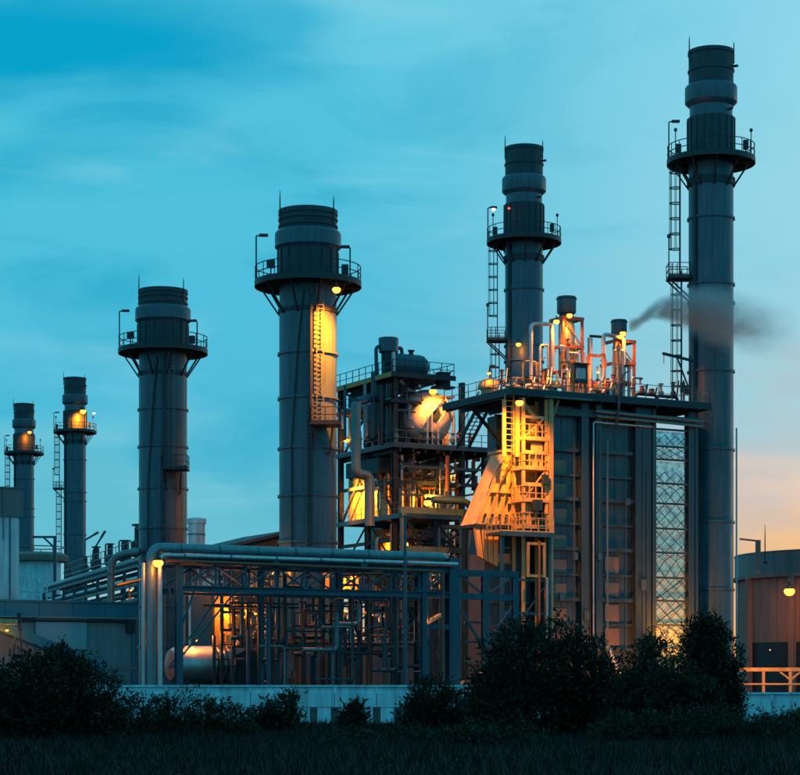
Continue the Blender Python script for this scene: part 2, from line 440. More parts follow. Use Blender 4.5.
def rods(t, R, z, hs, angs):
    for h, a in zip(hs, angs):
        c, s = math.cos(R_(a)) * (R + .1), math.sin(R_(a)) * (R + .1)
        part('lightning_rod', MB().tube([(c, s, z - 1.2), (c, s, z + h * .6), (c, s, z + h)], [.06, .045, .02], 6), 'dark_steel', t)

def tall_stack(label, loc, lamp_lit=False):
    t = thing('exhaust_stack', label, 'smokestack', loc, 0, 'exhaust stacks of the power plant')
    zp = 45.1
    shell(t, 1.8, 0, 43.0, [4.5, 10.0, 15.5, 21.4, 27.8, 33.4, 34.9, 40.3], 'stack_paint')
    part('flange', MB().ring(1.78, 1.95, 42.98, 43.55, 56), 'stack_dark', t)
    part('shell_section', MB().lathe([(1.79, 43.3), (1.79, 45.4)], 56), 'stack_paint', t)
    part('sleeve', MB().lathe([(1.90, 45.3), (1.90, 48.5), (1.74, 48.52)], 56), 'stack_dark', t)
    rib = MB().box(1.895, 1.97, -.05, .05, 45.4, 48.45).mesh('sleeve_rib')
    for k in range(18): part('sleeve_rib', rib, 'stack_dark', t, rz=R_(20 * k + 4))
    part('neck', MB().lathe([(1.72, 48.5), (1.72, 49.6)], 56), 'stack_paint', t)
    part('collar', MB().lathe([(1.74, 49.45), (2.08, 49.75), (2.1, 49.8), (2.1, 51.0), (2.0, 51.15), (1.80, 51.17)], 56), 'stack_paint', t)
    part('outlet', MB().lathe([(1.80, 51.1), (1.80, 53.75)], 56), 'stack_dark', t)
    part('outlet_rim', MB().ring(1.55, 1.87, 53.7, 54.0, 56), 'stack_dark', t)
    part('flange', MB().ring(1.79, 1.88, 52.3, 52.42, 56), 'stack_dark', t)
    platform_parts(t, zp, 1.8, 3.5, 2.3)
    rods(t, 1.8, 54.0, (1.1, .55), (196, -25))
    gooseneck(t, -3.45, -.3, zp, 3.1, 1)
    part('floodlight', MB().box(-3.0, -2.6, -1.5, -1.2, zp + .3, zp + 1.0).beam((-2.8, -1.35, zp), (-2.8, -1.35, zp + .4), .08).tube([(-3.0, -1.0, zp), (-3.0, -1.0, zp + 2.1)], .04, 6).lathe([(.05, zp + 2.1), (.13, zp + 2.15), (.13, zp + 2.35), (.04, zp + 2.4)], 8, (-3.0, -1.0)), 'dark_steel', t)
    part('floodlight', MB().box(2.35, 2.75, -1.8, -1.45, zp + .5, zp + 1.25).beam((2.55, -1.6, zp), (2.55, -1.6, zp + .6), .08).tube([(3.1, -.9, zp), (3.1, -.9, zp + 2.1)], .04, 6).lathe([(.05, zp + 2.1), (.13, zp + 2.15), (.13, zp + 2.35), (.04, zp + 2.4)], 8, (3.1, -.9)), 'dark_steel', t)
    part('test_port', MB().tube([(1.6, -.7, 52.6), (2.05, -.9, 52.6)], .11, 10), 'dark_steel', t)
    part('test_port', MB().tube([(1.3, -1.2, 49.0), (1.5, -1.5, 49.0)], .11, 10), 'dark_steel', t)
    # ladder with cage, standing off the left side, and its rest platform
    part('ladder', ladder(MB(), -2.55, -.25, 35.6, 45.1, .55, True, -1, 0), 'dark_steel', t)
    part('ladder', ladder(MB(), -2.35, .35, 24.5, 36.2, .55, True, -1, 0), 'dark_steel', t)
    rp = part('rest_platform', MB().box(-3.55, -1.6, -.9, .9, 35.35, 35.5).beam((-3.4, -.6, 35.3), (-1.7, -.6, 33.7), .12).beam((-3.4, .6, 35.3), (-1.7, .6, 33.7), .12), 'dark_steel', t)
    part('railing', railing(MB(), [(-1.8, -.88, 35.5), (-3.5, -.88, 35.5), (-3.5, .88, 35.5), (-1.8, .88, 35.5)]), 'dark_steel', rp)
    part('light_post', MB().tube([(-3.5, -.7, 35.5), (-3.5, -.7, 38.6)], .05, 6).lathe([(.05, 38.6), (.15, 38.65), (.15, 38.9), (.04, 38.95)], 8, (-3.5, -.7)), 'dark_steel', rp)
    part('cable_tray', MB().box(-1.62, -1.38, -1.35, -1.05, 5, 44.7), 'dark_steel', t)
    t.scale.z = .99; return t

def short_stack(label, loc):
    t = thing('bypass_stack', label, 'smokestack', loc, 0, 'bypass stacks of the power plant')
    zp = 31.9; R = 2.1
    shell(t, R, 0, 30.0, [2.2, 5.6, 9.2, 12.7, 16.1, 19.6, 23.3, 26.6], 'stack_paint')
    part('flange', MB().ring(R - .02, R + .1, 29.6, 29.9, 56), 'stack_dark', t)
    part('shell_section', MB().lathe([(R - .01, 29.95), (R - .01, 32.0)], 56), 'stack_paint', t)
    part('sleeve', MB().lathe([(2.20, 31.95), (2.20, 34.3), (2.1, 34.32)], 56), 'stack_dark', t)
    rib = MB().box(2.19, 2.27, -.05, .05, 32.1, 34.2).mesh('sleeve_rib')
    for k in range(16): part('sleeve_rib', rib, 'stack_dark', t, rz=R_(22.5 * k + 8))
    part('collar', MB().lathe([(2.12, 34.15), (2.36, 34.45), (2.42, 34.5), (2.42, 35.5), (2.3, 35.65), (2.1, 35.67)], 56), 'stack_paint', t)
    part('outlet', MB().lathe([(2.08, 35.6), (2.10, 36.9)], 56), 'stack_dark', t)
    for z in (35.95, 36.45): part('flange', MB().ring(2.06, 2.18, z, z + .14, 56), 'stack_dark', t)
    part('outlet_rim', MB().ring(1.8, 2.17, 36.85, 37.2, 56), 'stack_dark', t)
    platform_parts(t, zp, 2.1, 3.85, 2.4, 10, 0)
    rods(t, 2.1, 37.2, (1.3, .9), (205, -30))
    gooseneck(t, -3.75, -.5, zp, 3.4, 1); gooseneck(t, 3.1, -1.2, zp, 2.4, -1)
    part('floodlight', MB().box(-2.9, -2.3, -2.1, -1.7, zp + .75, zp + 1.3).beam((-2.6, -1.9, zp), (-2.6, -1.9, zp + .8), .1), 'dark_steel', t)
    part('floodlight', MB().box(2.5, 3.0, -2.2, -1.8, zp + .3, zp + .95).beam((2.75, -2.0, zp), (2.75, -2.0, zp + .4), .1), 'dark_steel', t)
    # ladders on the camera side, cable tray between them
    part('ladder', ladder(MB(), .98, -2.25, 21.3, 31.9, .5, False, .2, -.98), 'galvanised', t)
    part('ladder', ladder(MB(), .22, -2.45, 3.0, 23.0, .5, False, .05, -1), 'galvanised', t)
    rp = part('rest_platform', MB().box(.3, 2.5, -3.75, -1.6, 21.0, 21.16).beam((.5, -3.1, 20.9), (.5, -2.0, 19.3), .12).beam((1.9, -3.1, 20.9), (1.6, -1.4, 19.0), .12), 'dark_steel', t)
    part('railing', railing(MB(), [(.32, -2.2, 21.16), (.32, -3.7, 21.16), (2.45, -3.7, 21.16), (2.45, -1.7, 21.16)]), 'dark_steel', rp)
    part('cable_tray', MB().box(.30, .42, -3.1, -2.0, 12.4, 31.3), 'dark_steel', t)
    part('conduit', MB().pipe([(-1.1, -1.9, 3), (-1.1, -1.95, 20), (-.6, -2.2, 27.5), (-.2, -2.2, 31.0)], .06, .3, 8), 'dark_steel', t)
    t.scale.z = .988; return t
E_D, D_D, B_D, A3_D, A2_D, A1_D = 172.0, 202.6, 155.2, 186.0, 352.0, 384.0
tall_stack('tallest dark exhaust stack with ladder at the right end of the boiler', (PX(711, E_D), E_D, 0))
tall_stack('slim dark stack rising behind the lit vent pipes of the boiler roof', (PX(524, D_D), D_D, 0))
tall_stack('small far stack with bright orange lamp on its platform', (PX(75, A2_D), A2_D, 0))
tall_stack('farthest stack at the left edge, partly behind the white building', (PX(24, A1_D), A1_D, 0))
short_stack('thick stack with orange lit ladder strip, behind the pipe rack', (PX(308, B_D), B_D, 0))
short_stack('thick unlit stack with pale ladder rungs left of the pipe rack', (PX(163, A3_D), A3_D, 0))
lamp(P(336.5, 289, B_D - 3.1), 'orange lamp under the platform of the thick lit stack', 72000, 1.6, off=(.8, -1.3, .0), spot=(-.22, .33, -1, 112, 1.0), col=(1.0, .16, .005))
lamp(P(83, 411, A2_D - 2.6), 'orange lamp on the platform of the small far stack', 12000, 2.6, off=(-.3, -.8, -.4), spot=(-.2, 1, -.6, 105, 1.0), col=(1.0, .17, .006))
lamp(P(29.5, 432, A1_D - 2.6), 'orange lamp on the platform of the farthest left stack', 2200, 1.8, off=(-.3, -.8, -.4), spot=(-.2, 1, -.6, 105, 1.0), col=(1.0, .17, .006))
lamp(P(94, 413, A2_D - 3.0), 'small white lamp at the railing of the small far stack', 0, 1.0, glow='lamp_white', group=None)
lamp(P(518.5, 344, D_D - 2.6), 'orange lamp on the shaft of the slim stack', 200, 1.3, off=(0, -.4, -.3))
lamp(P(493.5, 209, D_D - 2.6), 'small pale lamp at the railing of the slim stack', 0, .9, glow='lamp_white', group=None)
lamp(P(509, 208, D_D - 2.6), 'small red beacon on the sleeve of the slim stack', 0, .7, glow='lamp_red', group=None)

# ================================================================== low concrete barrier in front of the plant
def barrier(label, pxa, pxb, D, ztop, zbot, n, pier_n):
    xa, xb = PX(pxa, D), PX(pxb, D); L = xb - xa
    t = thing('concrete_barrier', label, 'wall', (xa, D, 0)); s = L / n
    me = MB().box(0.02, s - .02, 0, .35, zbot, ztop - .42).mesh('beam_panel')
    me2 = MB().box(0.012, s - .012, .06, .30, ztop - .42, ztop - .1).mesh('upper_panel')
    me3 = MB().box(0.008, s - .008, -.06, .42, ztop - .1, ztop).mesh('coping')
    me4 = MB().box(-.07, .07, -.02, .36, ztop - .46, ztop - .1).mesh('rib')
    for k in range(n):
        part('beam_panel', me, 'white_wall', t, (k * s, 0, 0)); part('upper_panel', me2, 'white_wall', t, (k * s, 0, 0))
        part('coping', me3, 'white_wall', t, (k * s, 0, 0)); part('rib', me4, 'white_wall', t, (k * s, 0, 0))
    for k in range(n): part('recess_panel', MB().box(.015, s - .015, .55, .62, -.1, zbot), 'concrete', t, (k * s, 0, 0))
    pm = MB().box(-.36, .36, .05, .5, -.1, zbot).mesh('pier')
    for k in range(pier_n): part('pier', pm, 'white_wall', t, ((k + .5) * L / pier_n, 0, 0))
    return t
barrier('long pale concrete barrier on short piers below the pipe rack', 40, 545, 115.0, 2.07, .88, 12, 24)
barrier('lower pale concrete barrier at the right below the lit guard rail', 640, 860, 112.0, 1.68, .42, 5, 9)

# ================================================================== nearest boiler (heat recovery block)
H = Frame(550, 160.0)
hb = thing('boiler_block', 'tall dark panelled boiler block beside the tallest stack', 'boiler', H.loc, TH)
xr = H.t(655)                         # right end of the closed casing
part('casing_core', MB().box(.15, xr - .05, .9, 9.6, 0, 23.4), 'casing', hb)
rows_px = [(449, 1), (474, 0), (498, 1), (523, 0), (548, 1), (574, 0), (599, 1), (624, 0), (649, 1), (674, 0)]
rows = [(H.z(py, 1.5), hv) for py, hv in rows_px]
bays = [(H.t(551.5), H.t(582.5)), (H.t(604), H.t(636.5))]
for bi, (a, b) in enumerate(bays):
    zs = [23.2] + [r[0] for r in rows] + [0.3]
    for z1, z0 in zip(zs, zs[1:]):
        h = z1 - z0
        part('casing_panel', MB().box(a + .02, b - .02, .78, .898, z0 + .02, z1 - .02), 'casing', hb)
        part('panel_seam', MB().box((a + b) / 2 - .03, (a + b) / 2 + .03, .74, .779, z0 + .05, z1 - .05), 'casing', hb)
    for (z, hv) in rows:
        part('stiffener', MB().box(a - .0, b + .0, .42 if hv else .55, .777, z - .03, z + .03).box(a, b, .40 if hv else .53, .42 if hv else .55, z - (.14 if hv else .09), z + (.14 if hv else .09)), 'casing_column', hb)
for pa, pb, dep in ((583, 590, .55), (597.5, 603.5, .5), (637, 652.5, .8)):
    a, b = H.t(pa), H.t(pb)
    part('column', MB().ibeam_v((a + b) / 2, .18, 0, 23.6, b - a, dep), 'casing_column', hb)
part('column', MB().ibeam_v(H.t(547.2), -.02, 0, 23.8, .55, .6), 'casing_column', hb)
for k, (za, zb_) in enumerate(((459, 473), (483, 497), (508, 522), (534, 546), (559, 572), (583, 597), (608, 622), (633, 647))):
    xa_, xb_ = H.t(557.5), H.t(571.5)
    part('reflection_patch', MB().box(xa_, xb_, .70, .738, H.z(zb_, 1), H.z(za, 1)), 'tan_reflection', hb)  # patches coloured as orange light reflecting on the casing panels
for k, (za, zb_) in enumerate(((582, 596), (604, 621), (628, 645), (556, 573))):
    part('reflection_patch', MB().box(H.t(610), H.t(624), .70, .738, H.z(zb_, 5), H.z(za, 5)), 'tan_reflection', hb)
for k, (px_, y0_, y1_) in enumerate(((575, 430, 640), (627, 425, 655), (644, 430, 650), (648, 470, 640), (600.5, 430, 600))):
    part('conduit', MB().tube([(H.t(px_), .12, H.z(y1_, H.t(px_))), (H.t(px_), .12, H.z(y0_, H.t(px_)))], .035, 6), 'galvanised', hb)
for k, (px_, py_, w_, h_) in enumerate(((576, 560, .35, .6), (628, 505, .4, .5), (644, 590, .45, .8), (562, 600, .4, .5), (587, 620, .4, .7), (600, 560, .3, .5))):
    x_ = H.t(px_); part('junction_box', MB().box(x_ - w_ / 2, x_ + w_ / 2, -.02, .16, H.z(py_, x_), H.z(py_, x_) + h_), 'galvanised', hb)
# open braced bay where the sky shows through
a, b = H.t(656.5), H.t(690.5)
for x, w in ((a - .05, .35), (b + .25, .55)): part('column', MB().ibeam_v(x, .2, 0, 23.6, w, .6), 'casing_column', hb)
part('column', MB().ibeam_v(H.t(700.5), .5, 0, 22.6, .3, .5), 'casing_column', hb)
zt = [H.z(py, 12) for py in (430, 447, 460, 484, 504, 529, 553, 578, 601, 625, 648, 672)]
for z in zt:
    part('cross_beam', MB().beam((a + .12, .36, z), (b, .36, z), .12, .17), 'casing_column', hb)
for k, (z1, z0) in enumerate(zip(zt, zt[1:])):
    m = MB(); nd = 3; wd_ = (b - a - .1) / nd
    for q in range(nd):
        xa, xb = a + .1 + wd_ * q, a + .1 + wd_ * (q + 1); zm = (z0 + z1) / 2 if k % 3 else z0 + (z1 - z0) * .7
        m.beam((xa, .5, z0 + .05), (xb, .5, zm), .045); m.beam((xa, .53, zm), (xb, .53, z0 + .05), .045)
        if k > 3 or k % 2: m.beam((xa, .5, zm), (xb, .5, z1), .045); m.beam((xa, .53, z1), (xb, .53, zm), .045)
    part('lattice_brace', m, 'galvanised', hb)
    part('clear_pane', MB().box(a + .13, b - .02, .62, .635, z0 + .1, z1 - .1), 'clear_sheet', hb)
part('window_brace', MB().beam((a + .2, .6, zt[8]), (b - .2, .6, zt[7]), .07).beam((a + .2, .6, zt[9]), (b - .1, .6, zt[8]), .07), 'casing_column', hb)
# left (end) wall with stiffeners
for k, (z, hv) in enumerate(rows[:6]):
    part('stiffener', MB().box(-.18, .148, .9, 9.4, z - .1, z + .1), 'casing_column', hb)
for y in (2.9, 5.2, 7.6): part('column', MB().box(-.3, .145, y - .18, y + .18, 0, 23.4), 'casing_column', hb)
# head beams and deck
part('head_beam', MB().box(-.3, H.t(704), .15, .65, 22.6, 23.0).box(-.3, H.t(704), .08, .72, 23.0, 23.1), 'casing_column', hb)
dk = part('roof_deck', MB().box(-3.75, H.t(706), -.55, 9.8, 24.0, 24.14), 'dark_steel', hb)
part('deck_edge', MB().box(-3.82, H.t(706) + .07, -.63, -.552, 23.72, 24.24), 'dark_steel', dk)
part('deck_edge', MB().box(-3.83, -3.752, -.55, 9.8, 23.72, 24.24), 'dark_steel', dk)
part('deck_edge', MB().box(H.t(706) + .002, H.t(706) + .08, -.55, 9.8, 23.72, 24.24), 'dark_steel', dk)
jm = MB().box(-.08, .08, -.5, 9.7, 23.62, 23.998).mesh('joist')
for k in range(14): part('joist', jm, 'dark_steel', dk, (-3.5 + k * 1.3, 0, 0))
part('railing', railing(MB(), [(-3.75, 9.6, 24.14), (-3.75, -.5, 24.14), (H.t(706), -.5, 24.14), (H.t(706), 9.6, 24.14)], 1.15, r=.028), 'galvanised', dk)
part('lower_plate', MB().box(H.t(543, -.6), H.t(590, -.6), -1.0, -.64, 23.66, 23.78), 'galvanised', dk)
# knee braces under the deck overhang
part('knee_brace', MB().beam((-.1, .3, 21.2), (-2.4, .3, 23.6), .2), 'cream_duct', hb)
part('knee_brace', MB().beam((-.1, .15, 21.2), (.5, -.4, 23.6), .16), 'cream_duct', hb)
part('knee_brace', MB().beam((-.1, 6.0, 20.4), (-3.4, 6.0, 23.6), .22), 'dark_steel', hb)
# pipes on the face
def hpipe(label, pts, r, m, bend=None):
    ps = [(H.t(px, w), w, H.z(py, H.t(px, w), w)) for px, py, w in pts]
    return solo('process_pipe', MB().pipe(ps, r, bend), m, label, 'pipe', H.loc, TH)
hpipe('pale lit downpipe at the left corner of the boiler block', [(550.2, 398, -.3), (550.2, 688, -.3)], .13, 'cladding')
hpipe('thin pale pipe looping down the middle recess of the boiler face', [(652, 427, .0), (593.5, 422, .0), (593.5, 641, .0), (583, 641, .0)], .075, 'cladding', .15)
hpipe('thin grey pipe down the second panel bay of the boiler', [(607.5, 440, .1), (607.5, 650, .1)], .07, 'pipe_paint')
hpipe('upper of two grey header pipes under the boiler deck', [(596, 411, -.2), (703, 421.5, -.2)], .11, 'pipe_paint')
hpipe('lower of two grey header pipes under the boiler deck', [(597, 416, -.1), (703, 426.5, -.1)], .10, 'pipe_paint')
hpipe('grey drop pipe crossing the deck edge above the middle bay', [(619, 384, -.75), (619, 408, -.75), (616, 425, .0)], .10, 'blue_steel')
hpipe('slanted pale chute pipe at the foot of the boiler face', [(607, 646, -.6), (624, 684, -1.2)], .20, 'cladding')
hpipe('tall thin conduit right of the tallest stack', [(736.5, 428, 3.5), (736.5, 688, 3.5)], .07, 'cladding')
lamp(H.w2(H.t(519.5, -.45), -.45, H.z(402, H.t(519.5, -.45), -.45)), 'orange lamp under the boiler deck above the cream duct', 16500, 1.6, off=(-.4, -3.2, -.5), spot=(-.16, .7, -1, 122, 1.0))
lamp(H.w2(4.2, -5.5, 1.4), 'assumed unseen ground floodlight lamp before the boiler face behind the bushes', 3800, 1.2, off=(0, .3, .4), spot=(-.1, 1, .8, 110))  # assumed hidden lamp, added for warm light on the lower casing panels

lamp(H.w2(H.t(673), -1.2, 3.2), 'added unseen floodlight at the foot of the open braced bay', 5200, .9, off=(0, -1.2, .5), spot=(0, .55, 1, 100))  # unseen lamp, added to turn the lower lattice orange
# ---- inlet duct
dt = thing('inlet_duct', 'cream sloping inlet duct lit orange at the boiler end', 'duct', H.loc, TH)
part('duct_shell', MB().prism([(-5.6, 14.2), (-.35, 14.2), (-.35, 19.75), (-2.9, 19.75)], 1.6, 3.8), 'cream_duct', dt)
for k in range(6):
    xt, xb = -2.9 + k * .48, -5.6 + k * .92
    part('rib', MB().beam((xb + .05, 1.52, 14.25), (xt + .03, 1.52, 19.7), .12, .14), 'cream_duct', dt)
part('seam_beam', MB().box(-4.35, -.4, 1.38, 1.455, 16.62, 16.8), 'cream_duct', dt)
for k in range(7): part('gusset', MB().prism([(-4.25 + k * .6, 16.6), (-4.0 + k * .6, 16.6), (-4.3 + k * .6, 15.9)], 1.3, 1.37), 'dark_steel', dt)
for k in range(6): part('port_hole', MB().prism([(-4.9 + k * .62, 15.0), (-4.68 + k * .62, 15.0), (-4.78 + k * .62, 14.7), (-5.0 + k * .62, 14.7)], 1.36, 1.44), 'dark_steel', dt)
for k, (x_, z_, w_, h_) in enumerate(((-1.9, 18.2, .5, .8), (-1.0, 18.6, .35, .6), (-3.1, 17.4, .3, .5), (-1.5, 15.2, .6, .5), (-2.6, 15.4, .35, .45))):
    part('hatch', MB().box(x_ - w_ / 2, x_ + w_ / 2, 1.47, 1.56, z_, z_ + h_), 'dark_steel', dt)
for k in range(3): part('cable_loop', MB().pipe([(-4.6 + k * .9, 1.25, 16.9), (-4.4 + k * .9, 1.1, 17.6), (-3.4 + k * .7, 1.2, 19.0)], .04, .3, 6), 'dark_steel', dt)
part('lower_flange', MB().box(-5.75, -.3, 1.3, 4.0, 13.95, 14.198), 'dark_steel', dt)
part('upper_flange', MB().box(-3.05, -.32, 1.3, 4.0, 19.752, 19.95), 'cream_duct', dt)
for k in range(4): part('hopper_plate', MB().prism([(-5.7 + k * .55, 13.94), (-5.3 + k * .55, 13.94), (-5.0 + k * .42, 11.6 - .18 * k), (-5.35 + k * .42, 11.8 - .18 * k)], 1.4, 1.7), 'cream_duct', dt)
part('lower_shell', MB().prism([(-4.4, 2), (-.4, 2), (-.4, 13.94), (-4.4, 13.94)], 2.2, 4.6), 'casing', dt)
for z in (4, 6.2, 8.4, 10.6, 12.6): part('shell_stiffener', MB().box(-4.5, -.35, 2.0, 2.198, z - .1, z + .1), 'casing_column', dt)

# ---- access tower between duct and boiler corner
at = thing('access_tower', 'cream lit ladder tower with landings at the boiler corner', 'ladder tower', H.loc, TH)
for x in (-2.55, -.55):
    for y in (-.35, 1.0): part('post', MB().box(x - .1, x + .1, y - .1, y + .1, 6, 23.6), 'cream_duct', at)
for z in (20.6, 18.4, 16.0, 14.0):
    l = part('landing', MB().box(-2.7, -.4, -.5, 1.2, z - .14, z), 'cream_duct', at)
    part('railing', railing(MB(), [(-2.68, 1.0, z), (-2.68, -.48, z), (-.42, -.48, z)], 1.05, step=.55), 'cream_duct', l)
for k in range(4): part('wall_plate', MB().box(-2.62 + k * .58, -2.06 + k * .58, 1.22, 1.34, 13.55, 23.3), 'cream_duct', at)
part('corner_column', MB().ibeam_v(-.25, -.62, 6, 23.6, .34, .34), 'cream_duct', at)
for z in (22.2, 19.6, 17.2): part('tie_beam', MB().box(-2.45, -.65, -.44, -.26, z - .1, z + .1), 'cream_duct', at)
part('brace', MB().beam((-2.4, -.4, 16.2), (-.7, -.4, 18.2), .1), 'cream_duct', at)
part('brace', MB().beam((-2.4, -.4, 20.8), (-.7, -.4, 22.2), .1), 'cream_duct', at)
part('side_panel', MB().box(-1.7, -.7, -.1, .0, 18.5, 20.3), 'cream_duct', at)
part('side_panel', MB().box(-2.4, -1.75, -.1, .0, 14.1, 15.9), 'cream_duct', at)
part('switch_box', MB().box(-1.9, -1.2, -.9, -.52, 15.2, 16.0), 'dark_steel', at)
part('switch_box', MB().box(-1.1, -.6, -.8, -.52, 17.2, 17.9), 'dark_steel', at)
part('ladder', ladder(MB(), -3.45, .2, 19.4, 23.9, .75, False, 0, -1, .42), 'cream_duct', at)
part('ladder_plate', MB().box(-3.05, -2.72, -.1, .0, 19.2, 23.4).box(-4.2, -3.9, -.1, 0, 19.2, 23.4), 'cream_duct', at)
part('lower_landing', MB().box(-4.9, -.3, -1.0, 1.2, 13.3, 13.5), 'blue_steel', at)
part('railing', railing(MB(), [(-4.9, 1.0, 13.5), (-4.9, -.98, 13.5), (-.3, -.98, 13.5)], 1.1, step=.7), 'cream_duct', part('landing_edge', MB().box(-4.95, -.25, -1.08, -1.003, 13.2, 13.55), 'blue_steel', at))
for x in (-4.6, -.5): part('leg', MB().box(x - .12, x + .12, -.8, -.56, 0, 13.28), 'blue_steel', at)
for z in (2.5, 5, 7.5, 10): part('tie_beam', MB().box(-4.48, -.62, -.75, -.6, z - .1, z + .1), 'blue_steel', at)
part('brace', MB().beam((-4.5, -.68, 5.1), (-.6, -.68, 9.9), .09), 'blue_steel', at)
part('hatch_frame', MB().box(-2.6, -2.4, -1.0, -.85, 10.2, 12.8).box(-1.2, -1.0, -1.0, -.85, 10.2, 12.8).box(-2.4, -1.2, -1.0, -.85, 12.6, 12.8).box(-2.4, -1.2, -1.0, -.85, 10.2, 10.4), 'cream_duct', at)
part('riser', MB().pipe([(-1.6, -1.1, 0), (-1.6, -1.1, 12.9)], .09), 'brown_pipe', at)
part('riser', MB().pipe([(-.95, -1.1, 0), (-.95, -1.1, 10.2)], .1), 'cladding', at)
# ================================================================== equipment on the boiler deck
DZ = 24.14
def dpos(px, w): return H.t(px, w)
def silencer(label, px, w, zh0, zh1, rh, fw, zf):
    x = dpos(px, w)
    t = thing('vent_silencer', label, 'vent silencer', H.w2(x, w, DZ), TH, 'vent silencers on the boiler deck')
    hz0, hz1, fz = zh0 - DZ, zh1 - DZ, zf - DZ
    part('silencer_head', MB().lathe([(rh * .92, hz0), (rh, hz0 + .1), (rh, hz1 - .1), (rh * .97, hz1)], 32), 'stack_paint', t)
    part('head_band', MB().ring(rh - .01, rh + .05, hz1 - .22, hz1 - .12, 32), 'stack_dark', t)
    part('neck', MB().lathe([(rh * .75, hz0 - .55), (rh * .75, hz0)], 24), 'dark_steel', t)
    part('vessel', MB().lathe([(rh * .35, 1.6), (rh * .8, 2.1), (rh * .85, 2.2), (rh * .85, hz0 - 1.0), (rh * .7, hz0 - .55)], 28), 'pipe_paint', t)
    h = fw / 2
    for sx in (-1, 1):
        for sy in (-1, 1): part('frame_post', MB().box(sx * h - .09, sx * h + .09, sy * h - .09, sy * h + .09, 0, fz), 'brown_pipe', t)
    for z in (fz, fz * .66, fz * .36):
        part('frame_beam', MB().box(-h - .12, h + .12, -h - .11, -h + .11, z - .12, z + .12), 'brown_pipe', t)
        part('frame_beam', MB().box(-h - .11, -h + .11, -h + .112, h + .1, z - .11, z + .11), 'brown_pipe', t)
        part('frame_beam', MB().box(h - .11, h + .11, -h + .112, h + .1, z - .11, z + .11), 'brown_pipe', t)
    part('brace', MB().beam((-h, -h - .02, fz * .36), (h, -h - .02, fz * .64), .08), 'brown_pipe', t)
    part('brace', MB().beam((h, -h - .06, fz * .66), (-h, -h - .06, fz), .08), 'brown_pipe', t)
    for k, (ox, r) in enumerate(((-.45, .14), (.1, .11), (.5, .13))):
        part('feed_pipe', MB().pipe([(ox * h * 1.4, -h * .6, 0), (ox * h * 1.4, -h * .6, fz * (.5 + .12 * k)), (ox * h * .5, 0, fz * (.5 + .12 * k))], r, .3), 'cladding', t)
    return t
s1 = dpos(566, 4.0); 
silencer('larger vent silencer with grey drum cap in a lit brown frame', 566.5, 4.0, 31.1, 32.4, .75, 1.75, 30.6)
silencer('smaller vent silencer beside the smoke plume, in a lit brown frame', 619, 4.0, 29.8, 31.0, .62, 1.7, 29.2)
def upipe(label, pts, r, m, bend=.35):
    ps = [(H.t(px, w), w, H.z(py, H.t(px, w), w)) for px, py, w in pts]
    return solo('process_pipe', MB().pipe(ps, r, bend), m, label, 'pipe', H.loc, TH)
upipe('tall lit pipe arch left of the larger vent silencer', [(531, 392, 3.2), (531, 324, 3.2), (552, 324, 3.2), (553, 372, 3.2)], .15, 'cladding')
upipe('slim pipe inside the lit arch beside the larger silencer', [(540, 392, 3.6), (540, 345, 3.6), (548, 345, 3.6), (549, 392, 3.6)], .10, 'cladding', .25)
upipe('tall lit pipe arch leading into the smaller vent silencer', [(604, 398, 2.6), (603.5, 334, 2.6), (624, 338, 2.6), (624, 365, 2.6)], .16, 'cladding')
upipe('thick upright pipe stub left of the smaller silencer', [(590, 398, 3.6), (590, 338, 3.6)], .20, 'cladding')
upipe('horizontal pipe bridging toward the smaller silencer frame', [(590, 336, 3.6), (604, 337, 3.6)], .11, 'dark_steel')
upipe('slanted lit pipe low beside the smaller silencer', [(594, 385, 2.4), (602, 382, 2.4), (606, 360, 2.4)], .13, 'cladding', .3)
upipe('green grey pipe in front of the smaller silencer', [(618, 400, 1.2), (618, 345, 1.2)], .13, 'pipe_paint')
def valve_train(name, label, px, w, L, seed, m='cladding'):
    rnd = random.Random(seed); x = dpos(px, w)
    t = thing(name, label, 'valves', H.w2(x, w, DZ), TH, 'valve trains on the boiler deck')
    part('header', MB().pipe([(-L / 2, 0, .1), (-L / 2, 0, .75), (L / 2, 0, .75), (L / 2, 0, .1)], .13, .3), m, t)
    n = max(2, int(L / .75))
    for k in range(n):
        x = -L / 2 + (k + .5) * L / n; h = rnd.uniform(.9, 1.9); y = rnd.uniform(-.25, .25)
        part('valve_body', MB().lathe([(.10, .75), (.22, .85), (.22, 1.1), (.1, 1.25), (.1, h), (.16, h + .03), (.16, h + .1)], 12, (x, y)), rnd.choice(['dark_steel', 'brown_pipe', 'pipe_paint']), t)
        part('handwheel', MB().ring(.17, .23, h + .16, h + .22, 14, c=(x, y)).beam((x - .2, y, h + .19), (x + .2, y, h + .19), .04).tube([(x, y, h), (x, y, h + .25)], .03, 6), rnd.choice(['dark_steel', 'red_paint']), t)
        if rnd.random() < .7: part('branch', MB().pipe([(x, y, .75), (x, y - .5, .75), (x + .15, y - .5, h + .3)], .07, .15), m, t)
    return t
valve_train('valve_train', 'valve train on the deck below the lit pipe arch', 537, 1.5, 2.2, 1)
valve_train('valve_train', 'valve train in front of the larger silencer', 558, 1.2, 2.6, 2)
valve_train('valve_train', 'short valve train between the control cabinet and smaller silencer', 600, 1.2, 1.9, 3)
valve_train('valve_train', 'dark valve train just right of the smaller silencer', 646, 1.6, 2.0, 4, 'dark_steel')
valve_train('valve_train', 'dark valve train near the davit at the right deck end', 667, 1.8, 2.0, 5, 'dark_steel')
valve_train('valve_train', 'valve train near the left corner of the deck', 512, 2.4, 2.4, 6)
valve_train('valve_train', 'valve train behind the lit arch below the slim stack', 528, 5.5, 2.6, 8)
